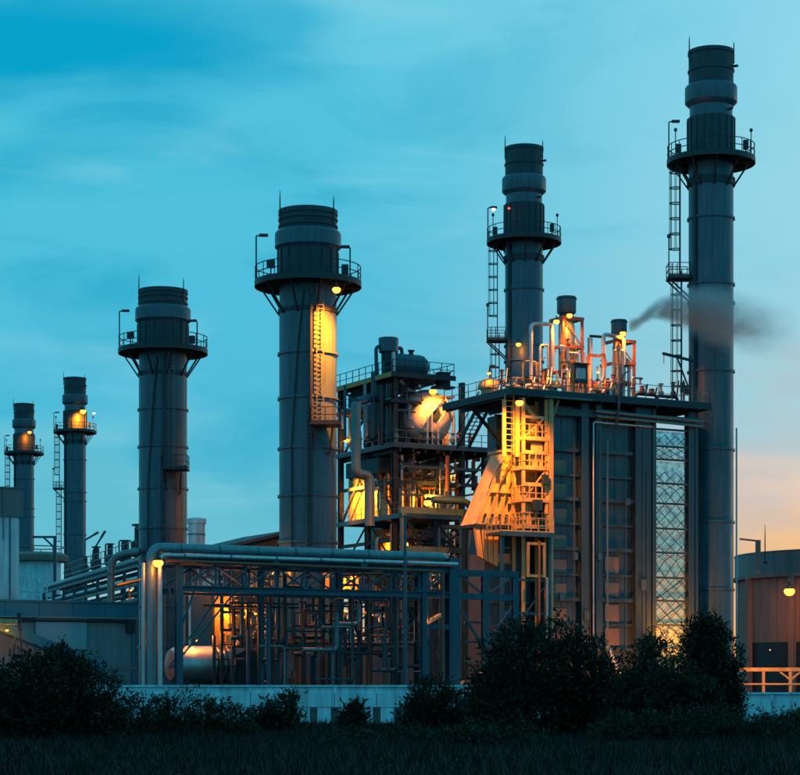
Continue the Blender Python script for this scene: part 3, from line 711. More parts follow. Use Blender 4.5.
dp = thing('deck_pipework', 'dense lit pipework around the two vent silencers', 'pipework', H.w2(dpos(570, 3.0), 3.0, DZ), TH)
rq = random.Random(21)
for k in range(58):
    x = rq.uniform(-3.4, 4.4); y = rq.uniform(-2.2, 2.6); h = rq.uniform(.7, 3.6) * (1.15 if -2.6 < x < 1.2 or x > 2.6 else .5); r_ = rq.choice([.05, .07, .09, .12])
    dx2, dy2 = rq.uniform(-1.3, 1.3), rq.uniform(-.8, .8)
    m_ = rq.choice(['cladding', 'cladding', 'pipe_paint', 'cream_duct', 'brown_pipe', 'galvanised'])
    if rq.random() < .6: part('pipe', MB().pipe([(x, y, 0), (x, y, h), (x + dx2, y, h), (x + dx2, y + dy2, h), (x + dx2, y + dy2, max(.1, h - rq.uniform(.3, 2)))], r_, r_ * 2, 8), m_, dp)
    else: part('pipe', MB().pipe([(x, y, 0), (x, y, h), (x, y + dy2, h)], r_, r_ * 2, 8), m_, dp)
    if rq.random() < .55: part('flange', MB().lathe([(r_ + .05, h * .5), (r_ + .08, h * .5 + .02), (r_ + .08, h * .5 + .12), (r_ + .05, h * .5 + .14)], 10, (x, y)), 'dark_steel', dp)
    if rq.random() < .35: part('valve', MB().lathe([(.07, h), (.2, h + .08), (.2, h + .25), (.06, h + .3), (.06, h + .55), (.18, h + .56), (.18, h + .62)], 10, (x, y)), rq.choice(['dark_steel', 'red_paint', 'brown_pipe']), dp)
for k, (x, y, w_, z0_, z1_) in enumerate(((-2.4, -1.4, .5, .3, 1.2), (-1.2, -1.8, .4, .4, 1.3), (2.2, -1.6, .45, .2, 1.0), (3.6, -1.2, .5, .2, 1.1), (-3.0, 1.0, .6, .2, 1.6))):
    part('instrument_box', MB().box(x - w_ / 2, x + w_ / 2, y - .2, y + .2, z0_, z1_), rq.choice(['pipe_paint', 'dark_steel', 'cream_duct']), dp)
cb = thing('control_cabinet', 'dark control cabinet with a pale blue screen on posts', 'cabinet', H.w2(dpos(581, -.2), -.2, DZ), TH)
part('box', MB().box(-.62, .62, 0, .5, .95, 2.35), 'dark_steel', cb)
part('screen', MB().box(-.42, .42, -.03, -.002, 1.25, 2.05), 'pale_blue', cb)
for s in (-.55, .55): part('leg', MB().box(s - .07, s + .07, .2, .34, 0, .95), 'galvanised', cb)
part('hood', MB().box(-.7, .7, -.25, .52, 2.352, 2.42), 'dark_steel', cb)
dv = thing('davit_crane', 'slim davit crane arm at the right end of the boiler deck', 'crane', H.w2(dpos(690, 1.2), 1.2, DZ), TH)
part('mast', MB().tube([(0, 0, 0), (0, 0, 4.0)], .11, 10), 'dark_steel', dv)
part('arm', MB().beam((.5, 0, 3.6), (-2.6, 0, 4.0), .16, .2), 'dark_steel', dv)
part('stay', MB().beam((0, 0, 1.2), (-1.2, 0, 3.7), .1), 'dark_steel', dv)
part('hook', MB().tube([(-2.5, 0, 3.9), (-2.5, 0, 3.2)], .03, 6), 'red_paint', dv)
bxs = thing('junction_box', 'dark junction boxes on a post near the davit', 'box', H.w2(dpos(684, .4), .4, DZ), TH)
part('post', MB().box(-.05, .05, 0, .1, 0, 1.9), 'dark_steel', bxs)
part('box', MB().box(-.4, -.03, -.2, -.01, .9, 1.7), 'dark_steel', bxs); part('box', MB().box(.06, .4, -.2, -.01, .8, 1.5), 'red_paint', bxs)
sk = thing('steam_dome', 'squat lit dome with pipes on the left deck corner', 'dome', H.w2(dpos(490, 5.0), 5.0, DZ), TH)
part('skirt', MB().lathe([(.7, 0), (.7, .7), (.95, .8), (.95, .95)], 24), 'cream_duct', sk)
part('dome_cap', MB().lathe([(.95, .952), (.85, 1.25), (.55, 1.5), (.2, 1.6)], 24), 'cream_duct', sk)
part('relief_pipe', MB().pipe([(0, 0, 1.5), (0, 0, 2.6), (.5, 0, 2.6)], .08, .15), 'dark_steel', sk)
lamp(H.w2(dpos(489, 4.2), 4.2, H.z(373, dpos(489, 4.2), 4.2)), 'small orange lamp by the dome on the left deck corner', 120, .7)
lamp(H.w2(dpos(569.5, 2.6), 2.6, H.z(315, dpos(569.5, 2.6), 2.6)), 'right orange lamp high on the larger silencer frame', 1500, 1.25, off=(0, -.5, -.2), spot=(-.1, .5, -1, 130))
lamp(H.w2(dpos(556.5, 2.6), 2.6, H.z(321, dpos(556.5, 2.6), 2.6)), 'left orange lamp high on the larger silencer frame', 1500, 1.2, off=(0, -.5, -.2), spot=(-.2, .3, -1, 130))
lamp(H.w2(dpos(623, 2.4), 2.4, H.z(333, dpos(623, 2.4), 2.4)), 'orange lamp high on the smaller silencer frame', 2000, 1.3, off=(0, -.5, -.1), spot=(0, .4, -1, 140))
lamp(H.w2(dpos(548, -.1), -.1, H.z(378, dpos(548, -.1), -.1)), 'low orange lamp among the valves left of the control cabinet', 600, .6, off=(0, -.3, .5))
lamp(H.w2(dpos(598, 1.0), 1.0, H.z(372, dpos(598, 1.0), 1.0)), 'low orange lamp among the pipes left of the smaller silencer', 500, .6, off=(0, -.5, .2))

# ================================================================== steel process structure behind
S = Frame(395, 178.0)
st = thing('process_structure', 'open steel process structure with floors between thick stack and boiler', 'steel structure', S.loc, TH)
ZF, ZL, ZR = 22.4, 16.4, 28.3
X1, Y1 = S.t(492), 10.8
cols = [(.2, .2), (6.9, .6), (8.9, .2), (.2, 5.2), (.2, 10.4), (4.6, 10.4), (8.9, 10.4), (4.6, 5.2)]
for (x, y) in cols:
    top = ZR if x < 8 else ZF
    part('column', MB().ibeam_v(x, y, 0, top - .2, .42, .42), 'dark_steel', st)
fl = part('main_floor', MB().box(-.3, X1, -.3, Y1, ZF - .14, ZF), 'dark_steel', st)
part('floor_edge', MB().box(-.38, X1, -.38, -.302, ZF - .28, ZF + .08), 'blue_steel', fl)
part('floor_edge', MB().box(-.38, -.302, -.3, Y1, ZF - .28, ZF + .08), 'blue_steel', fl)
fj = MB().box(-.09, .09, -.28, Y1 - .1, ZF - .6, ZF - .142).mesh('joist')
for k in range(8): part('joist', fj, 'dark_steel', fl, (.4 + 1.2 * k, 0, 0))
part('railing', railing(MB(), [(-.3, Y1, ZF), (-.3, -.3, ZF), (X1, -.3, ZF)], 1.15, r=.03), 'galvanised', fl)
ll = part('lower_floor', MB().box(-.1, 6.5, -1.2, Y1, ZL - .16, ZL), 'dark_steel', st)
part('floor_edge', MB().box(-.18, 6.5, -1.28, -1.202, ZL - .25, ZL + .06), 'galvanised', ll)
part('floor_edge', MB().box(-.18, -.102, -1.2, Y1, ZL - .25, ZL + .06), 'galvanised', ll)
part('railing', railing(MB(), [(-.1, Y1, ZL), (-.1, -1.2, ZL), (6.5, -1.2, ZL)], 1.1, r=.028), 'galvanised', ll)
ug = part('low_floor', MB().box(-.3, 8.9, -.6, Y1, 12.2, 12.4), 'dark_steel', st)
rf = part('roof_floor', MB().box(-.5, 5.6, -.4, Y1 + .4, ZR - .14, ZR), 'dark_steel', st)
part('floor_edge', MB().box(-.58, 5.6, -.48, -.402, ZR - .3, ZR + .1), 'dark_steel', rf)
part('floor_edge', MB().box(-.58, -.502, -.4, Y1 + .4, ZR - .3, ZR + .1), 'yellow_paint', rf)
part('railing', railing(MB(), [(-.4, Y1, ZR), (-.4, -.3, ZR), (5.5, -.3, ZR), (5.5, 8, ZR)], 1.15, r=.03), 'dark_steel', rf)
mid = part('upper_floor', MB().box(-.4, 2.6, 0, Y1, 25.9, 26.02), 'dark_steel', st)
part('railing', railing(MB(), [(-.4, Y1, 26.02), (-.4, 0, 26.02), (2.5, 0, 26.02)], 1.1, r=.03), 'dark_steel', mid)
for (p, q) in (((.2, .4, ZL), (.2, 5.2, ZF - .7)), ((.2, 5.4, ZF - .7), (.2, 10.4, ZL)), ((.4, .4, 5), (4.6, .4, 11.8)), ((4.8, .4, ZL), (8.9, .4, ZF - .8)), ((.4, .35, ZF - .8), (4.4, .35, ZL)),
               ((.2, .5, ZF), (.2, 5, 25.7)), ((.2, 5.4, 25.7), (.2, 10.2, ZF)), ((.2, 5.4, 25.9), (.2, 10.2, ZR - .2)), ((4.7, .4, 12.4), (8.8, .4, 16.2)), ((.2, 10.2, 5), (.2, 5.4, 12))):
    part('brace', MB().beam(p, q, .16), 'dark_steel', st)
for z in (19.3, 14.4, 9.4, 6.0):
    part('tie_beam', MB().box(.42, 8.7, .28, .52, z - .14, z + .14), 'dark_steel', st)
    part('tie_beam', MB().box(.08, .32, .62, 10.3, z - .14, z + .14), 'dark_steel', st)
rq = random.Random(44)
def clutter(x0, x1, y0, y1, z0, z1, n_, rr):
    for k in range(n_):
        x, y = rq.uniform(x0, x1), rq.uniform(y0, y1); a_, b_ = sorted((rq.uniform(z0, z1), rq.uniform(z0, z1))); r_ = rq.choice(rr); b_ = max(b_, a_ + 1.0)
        m_ = rq.choice(['pipe_paint', 'dark_steel', 'blue_steel', 'cladding', 'brown_pipe', 'galvanised'])
        q = rq.random()
        if q < .45: part('pipe', MB().pipe([(x, y, a_), (x, y, b_)], r_, None, 8), m_, st)
        elif q < .75: part('pipe', MB().pipe([(x, y, a_), (x, y, b_), (min(x1, x + rq.uniform(.6, 3)), y, b_)], r_, r_ * 2.2, 8), m_, st)
        else: part('pipe', MB().pipe([(x, y0 + .1, b_), (x, y1 - .1, b_), (x, y1 - .1, a_)], r_, r_ * 2.2, 8), m_, st)
clutter(-.2, 3.0, .4, 10.2, ZF, ZR - .2, 52, [.06, .09, .14, .2])
clutter(-.2, 8.6, -.2, 4.5, ZL, ZF - .6, 60, [.06, .09, .13, .18])
clutter(-.2, 8.6, -.6, 4.5, 8.5, ZL - .3, 60, [.06, .09, .13, .2])
for k in range(10):
    x, y = rq.uniform(-.1, 7.5), rq.uniform(-.25, .5); part('valve', MB().lathe([(.1, ZF), (.1, ZF + .4), (.22, ZF + .5), (.22, ZF + .8), (.08, ZF + .9), (.08, ZF + 1.2), (.2, ZF + 1.22), (.2, ZF + 1.28)], 10, (x, y)), rq.choice(['red_paint', 'dark_steel', 'pipe_paint']), st)
for z, x0_, x1_ in ((20.6, .5, 8.6), (18.2, .5, 6.6), (14.8, .5, 8.6), (11.4, .5, 8.6)):
    part('cable_tray', MB().box(x0_, x1_, -.1, .25, z - .05, z + .05).box(x0_, x1_, -.13, -.102, z - .1, z + .1), 'galvanised', st)
for (p, q) in (((.4, -.9, 12.4), (3.2, -.9, ZL - .2)), ((3.2, -.9, 12.4), (.4, -.9, ZL - .2)), ((3.4, -.9, 12.4), (6.3, -.9, ZL - .2)), ((6.3, -.9, 12.4), (3.4, -.9, ZL - .2)), ((.2, .7, 12.4), (.2, 5.1, ZL - .3)), ((.2, 5.5, ZL - .3), (.2, 10.1, 12.4))):
    part('brace', MB().beam(p, q, .12), 'dark_steel', st)
for x in (.3, 3.3, 6.3): part('post', MB().box(x - .12, x + .12, -1.1, -.86, 0, ZL - .2), 'dark_steel', st)
# second boiler casing inside the structure
sb = thing('rear_boiler_casing', 'dark ribbed boiler casing deep inside the process structure', 'boiler', S.loc, TH)
part('shell', MB().box(4.9, 8.4, 6.2, 14, 0, 21.4), 'casing', sb)
for k in range(9): part('stiffener', MB().box(4.85, 8.45, 6.05, 6.198, 2 + k * 2.2, 2.2 + k * 2.2), 'casing_column', sb)
for k in range(4): part('rib', MB().box(5.2 + k * .95, 5.35 + k * .95, 5.95, 6.04, .5, 21.2), 'casing_column', sb)
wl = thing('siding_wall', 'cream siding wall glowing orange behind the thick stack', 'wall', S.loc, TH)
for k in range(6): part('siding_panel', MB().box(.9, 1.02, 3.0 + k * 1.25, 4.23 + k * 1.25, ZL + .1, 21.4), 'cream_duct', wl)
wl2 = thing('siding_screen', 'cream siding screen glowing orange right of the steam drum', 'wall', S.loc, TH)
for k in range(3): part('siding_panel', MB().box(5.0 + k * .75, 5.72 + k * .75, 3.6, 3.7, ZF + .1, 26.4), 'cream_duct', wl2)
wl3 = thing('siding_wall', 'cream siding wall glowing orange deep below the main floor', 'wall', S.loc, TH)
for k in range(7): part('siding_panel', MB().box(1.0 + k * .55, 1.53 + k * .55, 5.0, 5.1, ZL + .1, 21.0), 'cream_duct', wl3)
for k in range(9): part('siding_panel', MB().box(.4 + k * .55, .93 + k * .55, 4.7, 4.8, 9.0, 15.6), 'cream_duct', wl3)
lamp(S.w2(2.2, 3.2, 14.9), 'assumed orange lamp below the lower floor of the process structure', 1300, .9, off=(0, .2, -.4), spot=(.1, 1, -.4, 150))  # assumed lamp, added for amber light between the lower levels
lamp(S.w2(6.4, 2.6, 25.6), 'assumed orange lamp on the siding screen right of the steam drum', 700, .8, off=(0, -.2, -.3), spot=(0, 1, -.6, 150))  # assumed lamp, added to light the screen amber
# drum seen end on
dr = thing('steam_drum', 'large round steam drum with dished end lit orange from above', 'drum', S.w2(S.t(429, 1.3), 1.3, PZ(416, 180.5)), TH)
RD = 2.3
def ylathe(prof, n=40):
    m = MB().lathe(prof, n); m.v = [(x, z, y) for x, y, z in m.v]; m.f = [tuple(reversed(f)) for f in m.f]; return m
part('dished_end', ylathe([(.05, -1.05), (.8, -.98), (1.45, -.78), (1.95, -.42), (2.22, 0), (RD, .4)], 48), 'drum_paint', dr)
part('drum_shell', ylathe([(RD, .41), (RD, 3.0)], 48), 'drum_paint', dr)
part('drum_shell', ylathe([(RD, 3.01), (RD, 6.4)], 48), 'drum_paint', dr)
for y in (.40, 3.0): part('band', ylathe([(RD - .02, y - .06), (RD + .05, y - .05), (RD + .05, y + .05), (RD - .02, y + .06)], 48), 'galvanised', dr)
part('manhole', ylathe([(.42, -1.16), (.45, -1.1), (.45, -.9)], 24), 'dark_steel', dr)
for y in (.9, 5.2): part('saddle', MB().box(-1.7, 1.7, y - .2, y + .2, -2.75, -1.45), 'dark_steel', dr)
for x, h in ((-.9, -.3), (-.45, .3), (.15, -.6)):
    part('front_pipe', MB().pipe([(x, -1.35, -2.7), (x, -1.35, h), (x + 1.0, -1.35, h + 1.1), (x + 1.6, -.9, h + 1.1 - .9)], .09, .2), 'cladding', dr)
part('side_pipe', MB().pipe([(1.9, -.9, -2.7), (1.9, -.9, .2), (1.2, -.6, 1.7)], .14, .4), 'cladding', dr)
lamp(S.w2(S.t(433, -.3), -.3, S.z(391, S.t(433, -.3), -.3)), 'bright orange lamp above the round steam drum', 2600, 1.7, off=(.3, -.7, -.3), spot=(.1, .8, -1, 130))
lamp(S.w2(S.t(428, -1.0), -1.0, S.z(502, S.t(428, -1.0), -1.0)), 'bright orange lamp on the lower floor of the process structure', 3600, 1.9, off=(.2, .9, .5), spot=(-.2, 1, .3, 165))
lamp(S.w2(.0, 9.0, S.z(440, .0, 9.0)), 'small orange lamp beside the thick stack on the main floor', 300, 1.2, off=(-.3, -.3, .2))
lamp(S.w2(.45, 7.6, 20.6), 'orange lamp lighting the siding wall behind the thick stack', 7500, .8, off=(-1.4, -.6, -1.2), spot=(.9, .35, -.4, 120), col=(1.0, .25, .015))
lamp(S.w2(6.6, 1.6, 21.0), 'orange lamp under the main floor near the rear casing', 1200, .8, off=(0, 0, -.6), spot=(-.2, 1, -.7, 150))
# roof equipment
rs = thing('roof_silencer', 'grey drum shaped silencer on top of the process structure', 'vent silencer', S.w2(S.t(388.5, 3.0), 3.0, ZR), TH)
part('silencer_head', MB().lathe([(.72, 2.2), (.84, 2.3), (.86, 3.45), (.8, 3.5)], 32), 'stack_paint', rs)
part('stem', MB().lathe([(.5, 0), (.5, 1.2), (.62, 1.3), (.62, 2.2)], 24), 'dark_steel', rs)
part('elbow_pipe', MB().pipe([(-1.05, 0, -4), (-1.2, 0, 2.6), (-.7, 0, 2.8)], .16, .35), 'blue_steel', rs)
part('elbow_pipe', MB().pipe([(.7, 0, 2.6), (1.25, 0, 2.8), (1.5, 0, .2)], .16, .35), 'blue_steel', rs)
part('elbow_pipe', MB().pipe([(-.8, -.5, -3), (-.8, -.5, 1.3), (-.3, -.2, 1.3)], .13, .3), 'blue_steel', rs)
rv = thing('roof_vessel', 'dark green horizontal vessel with domed ends on the structure roof', 'tank', S.w2(S.t(407, 3.0), 3.0, ZR + 1.2), TH)
def xlathe(prof, n=32):
    m = MB().lathe(prof, n); m.v = [(z, x, y) for x, y, z in m.v]; return m
part('vessel_shell', xlathe([(.2, -2.0), (.75, -1.85), (1.0, -1.5), (1.05, -1.2), (1.05, 1.1), (1.0, 1.4), (.75, 1.75), (.2, 1.95)]), 'blue_steel', rv)
for s in (-.9, .9): part('saddle', MB().box(s - .12, s + .12, -.8, .8, -1.2, -.7), 'dark_steel', rv)
part('nozzle', MB().lathe([(.2, .9), (.2, 1.3), (.3, 1.32), (.3, 1.42)], 14, (.4, 0)), 'dark_steel', rv)
rb = thing('roof_box', 'dark box behind the railing at the right of the structure roof', 'box', S.w2(S.t(443, 1.0), 1.0, ZR - .7), TH)
part('body', MB().box(-.5, .5, -.4, .4, .1, 1.2), 'dark_steel', rb); part('lid', MB().box(-.56, .56, -.46, .46, 1.202, 1.28), 'dark_steel', rb)
part('base_frame', MB().box(-.9, .9, -.5, .5, -.1, .098), 'dark_steel', rb)
part('side_stair', MB().box(-1.4, .9, -.5, .5, -.9, -.75), 'cream_duct', rb)
# big pipes and clutter on the structure
def spipe(label, pts, r, m, bend=None):
    ps = [(S.t(px, w), w, S.z(py, S.t(px, w), w)) for px, py, w in pts]
    return solo('process_pipe', MB().pipe(ps, r, bend, 14), m, label, 'pipe', S.loc, TH)
spipe('fat pale pipe with a jog down the left of the process structure', [(356, 402, -.6), (356, 474, -.6), (370, 475, -.6), (370, 526, -.6)], .40, 'pipe_paint', .7)
spipe('upper horizontal run joining the fat jogged pipe', [(356, 402, -.6), (372, 398, 1.5), (385, 400, 3)], .34, 'blue_steel', .6)
for k, (px, y0, y1, r, m) in enumerate(((365, 380, 440, .13, 'pipe_paint'), (373, 372, 438, .18, 'blue_steel'), (393.5, 352, 400, .16, 'cladding'), (381, 385, 445, .22, 'dark_steel'), (402, 455, 560, .12, 'cladding'), (413, 458, 560, .16, 'pipe_paint'), (441, 462, 560, .18, 'pipe_paint'), (448, 462, 560, .12, 'cladding'), (457, 464, 560, .22, 'brown_pipe'), (345, 385, 440, .12, 'blue_steel'))):
    spipe(['slim pipe behind the fat jogged pipe', 'dark pipe left below the roof silencer', 'pale short pipe below the roof silencer', 'dark thick pipe left of the steam drum', 'slim bright pipe below the main floor', 'grey pipe below the steam drum', 'grey pipe right of the lower floor lamp', 'slim bright pipe right of the lower floor lamp', 'brown pipe at the right of the process structure', 'dark blue pipe at the left edge of the structure roof'][k],
          [(px, y0, .8 + .4 * (k % 3)), (px, y1, .8 + .4 * (k % 3))], r, m)
tk = thing('hopper_tank', 'dark hopper tank on the main floor left of the drum', 'tank', S.w2(S.t(383, 3.4), 3.4, ZF), TH)
part('tank_body', MB().lathe([(.5, .0), (1.35, 1.0), (1.4, 1.05), (1.4, 3.6), (1.3, 3.7)], 28), 'stack_dark', tk)
part('tank_band', MB().ring(1.38, 1.46, 2.2, 2.34, 28), 'dark_steel', tk)
hp = thing('floor_hopper', 'dark hanging bin below the main floor beside the jogged pipe', 'bin', S.w2(1.0, 6.0, ZF - 3.0), TH)
part('bin_body', MB().box(-1.0, 2.2, -3.0, 3.2, .9, 2.2).prism([(-1.0, .898), (2.2, .898), (1.4, 0), (-.2, 0)][::-1], -2.5, 2.6), 'stack_dark', hp)
ph = thing('pump_house', 'dark plain pump house behind the foot of the rack', 'building', (PX(425, 186), 186, 0), TH)
part('wall', MB().box(0, 8.2, .0, 5, 0, 11.2), 'casing', ph); part('roof', MB().box(-.2, 8.4, -.2, 5.2, 11.202, 11.45), 'roof_trim', ph)
for k in range(5): part('girt', MB().box(.1, 8.1, -.12, -.002, 1.6 + 2 * k, 1.8 + 2 * k), 'casing_column', ph)
# frame gantry in front of the structure (blue rectangle)
gp = thing('pipe_portal', 'dark blue rectangular pipe portal above the right end of the rack pipes', 'pipe portal', S.w2(S.t(403, -14), -14, 0), TH)
GW = (462 - 403) * 166 / F / CT; GZ = PZ(517, 166)
part('post', MB().box(-.18, .18, -.18, .18, 0, GZ), 'blue_steel', gp); part('post', MB().box(GW - .18, GW + .18, -.18, .18, 0, GZ), 'blue_steel', gp)
part('top_beam', MB().box(-.3, GW + .3, -.2, .2, GZ + .002, GZ + .5), 'blue_steel', gp); part('lower_beam', MB().box(.182, GW - .182, -.15, .15, GZ - 2.9, GZ - 2.5), 'blue_steel', gp)
part('loop_pipe', MB().pipe([(GW * .45, -.4, GZ + 1.1), (GW + .55, -.4, GZ + 1.1), (GW + .55, -.4, 3)], .27, .9, 14), 'blue_steel', gp)
# stairway from the boiler deck down to the structure
sw = thing('stairway', 'steep dark stairway from the boiler deck to the process floor', 'stairs')
pa, pb = P(479, 404, 168.5), P(457, 447, 171.5); off = Vector((.95, .15, 0))
for o in (Vector((0, 0, 0)), off): part('stringer', MB().beam(pa + o, pb + o, .12, .3), 'dark_steel', sw)
for k in range(11):
    c = pa.lerp(pb, (k + .5) / 11); part('tread', MB().beam(c, c + off, .26, .05), 'galvanised', sw)
for o in (Vector((0, 0, 0)), off): part('handrail', MB().beam(pa + o + Vector((0, 0, 1)), pb + o + Vector((0, 0, 1)), .06).beam(pa + o, pa + o + Vector((0, 0, 1)), .05).beam(pb + o, pb + o + Vector((0, 0, 1)), .05).beam(pa.lerp(pb, .5) + o, pa.lerp(pb, .5) + o + Vector((0, 0, 1)), .05), 'dark_steel', sw)
# ================================================================== front pipe rack
K = Frame(150, 130.0)
kr = thing('pipe_rack', 'dark blue steel pipe rack with braced truss in front of the stacks', 'pipe rack', K.loc, TH)
ZT, ZB = 9.75, 8.05
xe = K.t(452)
for px, w in ((180, .42), (425, .34), (455, .8)):
    x = K.t(px)
    for y in (0, 4.2): part('column', MB().ibeam_v(x, y, 0, ZT - .22 if w < .7 else ZT + .75, w, w), 'blue_steel', kr)
for px in (262, 340): part('column', MB().ibeam_v(K.t(px, 4.2), 4.2, 0, ZT - .22, .36, .36), 'blue_steel', kr)
for y in (.0, 4.2):
    part('top_chord', MB().box(K.t(168), xe, y - .02, y + .36, ZT - .2, ZT - .14).box(K.t(168), xe, y + .13, y + .2, ZT - .14, ZT + .14).box(K.t(168), xe, y - .02, y + .36, ZT + .14, ZT + .2), 'blue_steel', kr)
    part('bottom_chord', MB().box(K.t(180) + .25, xe - .1, y - .04, y + .38, ZB - .2, ZB - .14).box(K.t(180) + .25, xe - .1, y + .13, y + .2, ZB - .14, ZB + .14).box(K.t(180) + .25, xe - .1, y - .04, y + .38, ZB + .14, ZB + .2), 'blue_steel', kr)
    nb = 9; x0 = K.t(181); dxx = (xe - x0 - .6) / nb
    for k in range(nb):
        a = x0 + .3 + k * dxx; b = a + dxx
        if k % 2 == 0: part('diagonal', MB().beam((a, y + .16, ZB + .2), (b, y + .16, ZT - .2), .11), 'blue_steel', kr)
        else: part('diagonal', MB().beam((a, y + .16, ZT - .2), (b, y + .16, ZB + .2), .11), 'blue_steel', kr)
        if k: part('web_post', MB().box(a - .06, a + .06, y + .1, y + .22, ZB + .2, ZT - .2), 'blue_steel', kr)
cm = MB().box(-.1, .1, .37, 4.18, ZT - .12, ZT + .12).mesh('cross_beam')
for k in range(7): part('cross_beam', cm, 'blue_steel', kr, (K.t(182) + k * (xe - K.t(182)) / 6.3, 0, 0))
# bracing below
for (pa, ya, pb, yb) in ((185, 668, 248, 592), (182, 668, 232, 595), (418, 595, 455, 660), (330, 660, 398, 600), (318, 600, 362, 655)):
    xa, xb = K.t(pa), K.t(pb)
    part('knee_brace', MB().beam((xa, 2.2, K.z(ya, xa)), (xb, 2.2, K.z(yb, xb)), .10), 'blue_steel', kr)
part('sway_brace', MB().beam((K.t(182), .2, 5.6), (K.t(196), .2, ZB), .12).beam((K.t(179), .2, 5.6), (K.t(170), .2, ZB), .12), 'blue_steel', kr)
part('mid_beam', MB().box(K.t(426), K.t(454), .05, .3, 5.8, 6.1), 'blue_steel', kr)
# right extension, slightly lower
xa, xb = K.t(459), K.t(520)
for px in (487, 517): part('column', MB().ibeam_v(K.t(px), .1, 0, ZT - .42, .40, .4), 'blue_steel', kr)
for z in (ZT - .2, ZB - .05): part('extension_beam', MB().box(xa + .1, xb, .12, .48, z - .2, z + .2), 'blue_steel', kr)
for z in (6.3, 5.0, 3.7, 2.4): part('girt', MB().box(K.t(470), K.t(508), .7, .8, z - .06, z + .06), 'blue_steel', kr)
part('diagonal', MB().beam((K.t(462), .3, 7.2), (K.t(486), .3, 4.6), .14), 'blue_steel', kr)
part('diagonal', MB().beam((K.t(486), .3, 4.6), (K.t(515), .3, 7.4), .12), 'blue_steel', kr)
part('diagonal', MB().beam((K.t(486), .28, 8.0), (K.t(516), .28, 9.4), .12).beam((K.t(462), .28, 9.4), (K.t(486), .28, 8.1), .12), 'blue_steel', kr)
def kpipe(label, pts, r, m, bend=None, bands=()):
    t = thing('rack_pipe', label, 'pipe', K.loc, TH)
    part('pipe_run', MB().pipe(pts, r, bend, 16), m, t)
    bm = MB().lathe([(r + .002, -.05), (r + .03, -.045), (r + .03, .045), (r + .002, .05)], 20); bm.v = [(z, x, y) for x, y, z in bm.v]; me = bm.mesh('pipe_band')
    for b in bands: part('pipe_band', me, 'galvanised', t, b)
    for b in bands[::2]: part('pipe_shoe', MB().box(b[0] - .2, b[0] + .2, b[1] - .1, b[1] + .1, b[2] - r - .35, b[2] - r + .02), 'blue_steel', t)
    return t
y1, z1 = .35, 10.55
kpipe('fat pale insulated pipe along the top of the rack, bending down left', [(xe + .3, y1 + 2.2, z1 + .05), (xe - .2, y1, z1), (K.t(151.5, y1), y1, z1), (K.t(151.5, y1), y1, .1)], .31, 'pipe_paint', .7, [(K.t(182) + 2.6 * k, y1, z1) for k in range(7)])
kpipe('second pale pipe just below the fat one on the rack', [(xe + .2, -.35, 10.05), (K.t(160, -.35), -.35, 10.05), (K.t(160, -.35), -.35, .1)], .15, 'cladding', .4, [(K.t(182) + 3.1 * k, -.35, 10.05) for k in range(6)])
kpipe('slim brown pipe along the truss top bending down at the right', [(K.t(166, -.55), -.55, 9.72), (K.t(443, -.55), -.55, 9.55), (K.t(443, -.55), -.55, .2)], .10, 'brown_pipe', .3)
kpipe('red painted standpipe at the left end of the rack', [(K.t(157, .9), .9, 0), (K.t(157, .9), .9, 9.2)], .12, 'red_paint')
kpipe('lit pale standpipe at the far left of the rack', [(K.t(143.5, .5), .5, 0), (K.t(143.5, .5), .5, 9.6)], .13, 'cladding')
kpipe('dark insulated pipe on the rear side of the rack', [(K.t(165, 3), 3, 10.3), (xe, 3, 10.3)], .26, 'blue_steel', None, [(K.t(190) + 3 * k, 3, 10.3) for k in range(5)])
lp = lamp(K.w2(K.t(158, -.6), -.6, K.z(562, K.t(158, -.6), -.6)), 'bright orange lamp at the left corner of the pipe rack', 190, 1.7, off=(0, -.3, -.2))
rq = random.Random(77)
rp_ = thing('rack_pipework', 'dense dark pipework hanging behind the truss of the rack', 'pipework', K.loc, TH)
for k in range(95):
    x = rq.uniform(K.t(272), K.t(450)); y = rq.uniform(1.2, 7.5); z0_ = rq.uniform(.3, 6.5); z1_ = min(9.4, z0_ + rq.uniform(1, 6)); r_ = rq.choice([.05, .07, .1, .14])
    m_ = rq.choice(['dark_steel', 'blue_steel', 'blue_steel', 'stack_dark', 'pipe_paint', 'brown_pipe'])
    if rq.random() < .5: part('pipe', MB().pipe([(x, y, z0_), (x, y, z1_), (x + rq.uniform(-2.5, 2.5), y, z1_)], r_, r_ * 2.2, 7), m_, rp_)
    else: part('pipe', MB().pipe([(x - rq.uniform(.5, 3), y, z0_), (x, y, z0_), (x, y, z1_)], r_, r_ * 2.2, 7), m_, rp_)
for k in range(16):
    x = rq.uniform(K.t(246), K.t(445)); y = rq.uniform(2.5, 6.5); part('support', MB().box(x - .09, x + .09, y - .09, y + .09, 0, rq.uniform(4, 8)), 'dark_steel', rp_)
for k in range(9):
    x = rq.uniform(K.t(246), K.t(420)); y = rq.uniform(2.5, 6.5); z = rq.uniform(3, 7.4); part('tray', MB().box(x, x + rq.uniform(2, 5), y - .2, y + .2, z - .06, z + .06), 'dark_steel', rp_)
# thin mast in front
ms = thing('lamp_mast', 'thin grey mast standing before the rack pipes', 'pole', P(405, 690, 131) - Vector((0, 0, 1.8)), TH)
part('pole', MB().tube([(0, 0, 0), (0, 0, PZ(515, 131))], [.13, .09], 10), 'blue_steel', ms)
part('base_box', MB().box(-.3, .3, -.3, .3, 0, 1.9), 'galvanised', ms)
part('cross_arm', MB().beam((-.4, 0, PZ(517, 131)), (.9, 0, PZ(517, 131)), .08), 'blue_steel', ms)

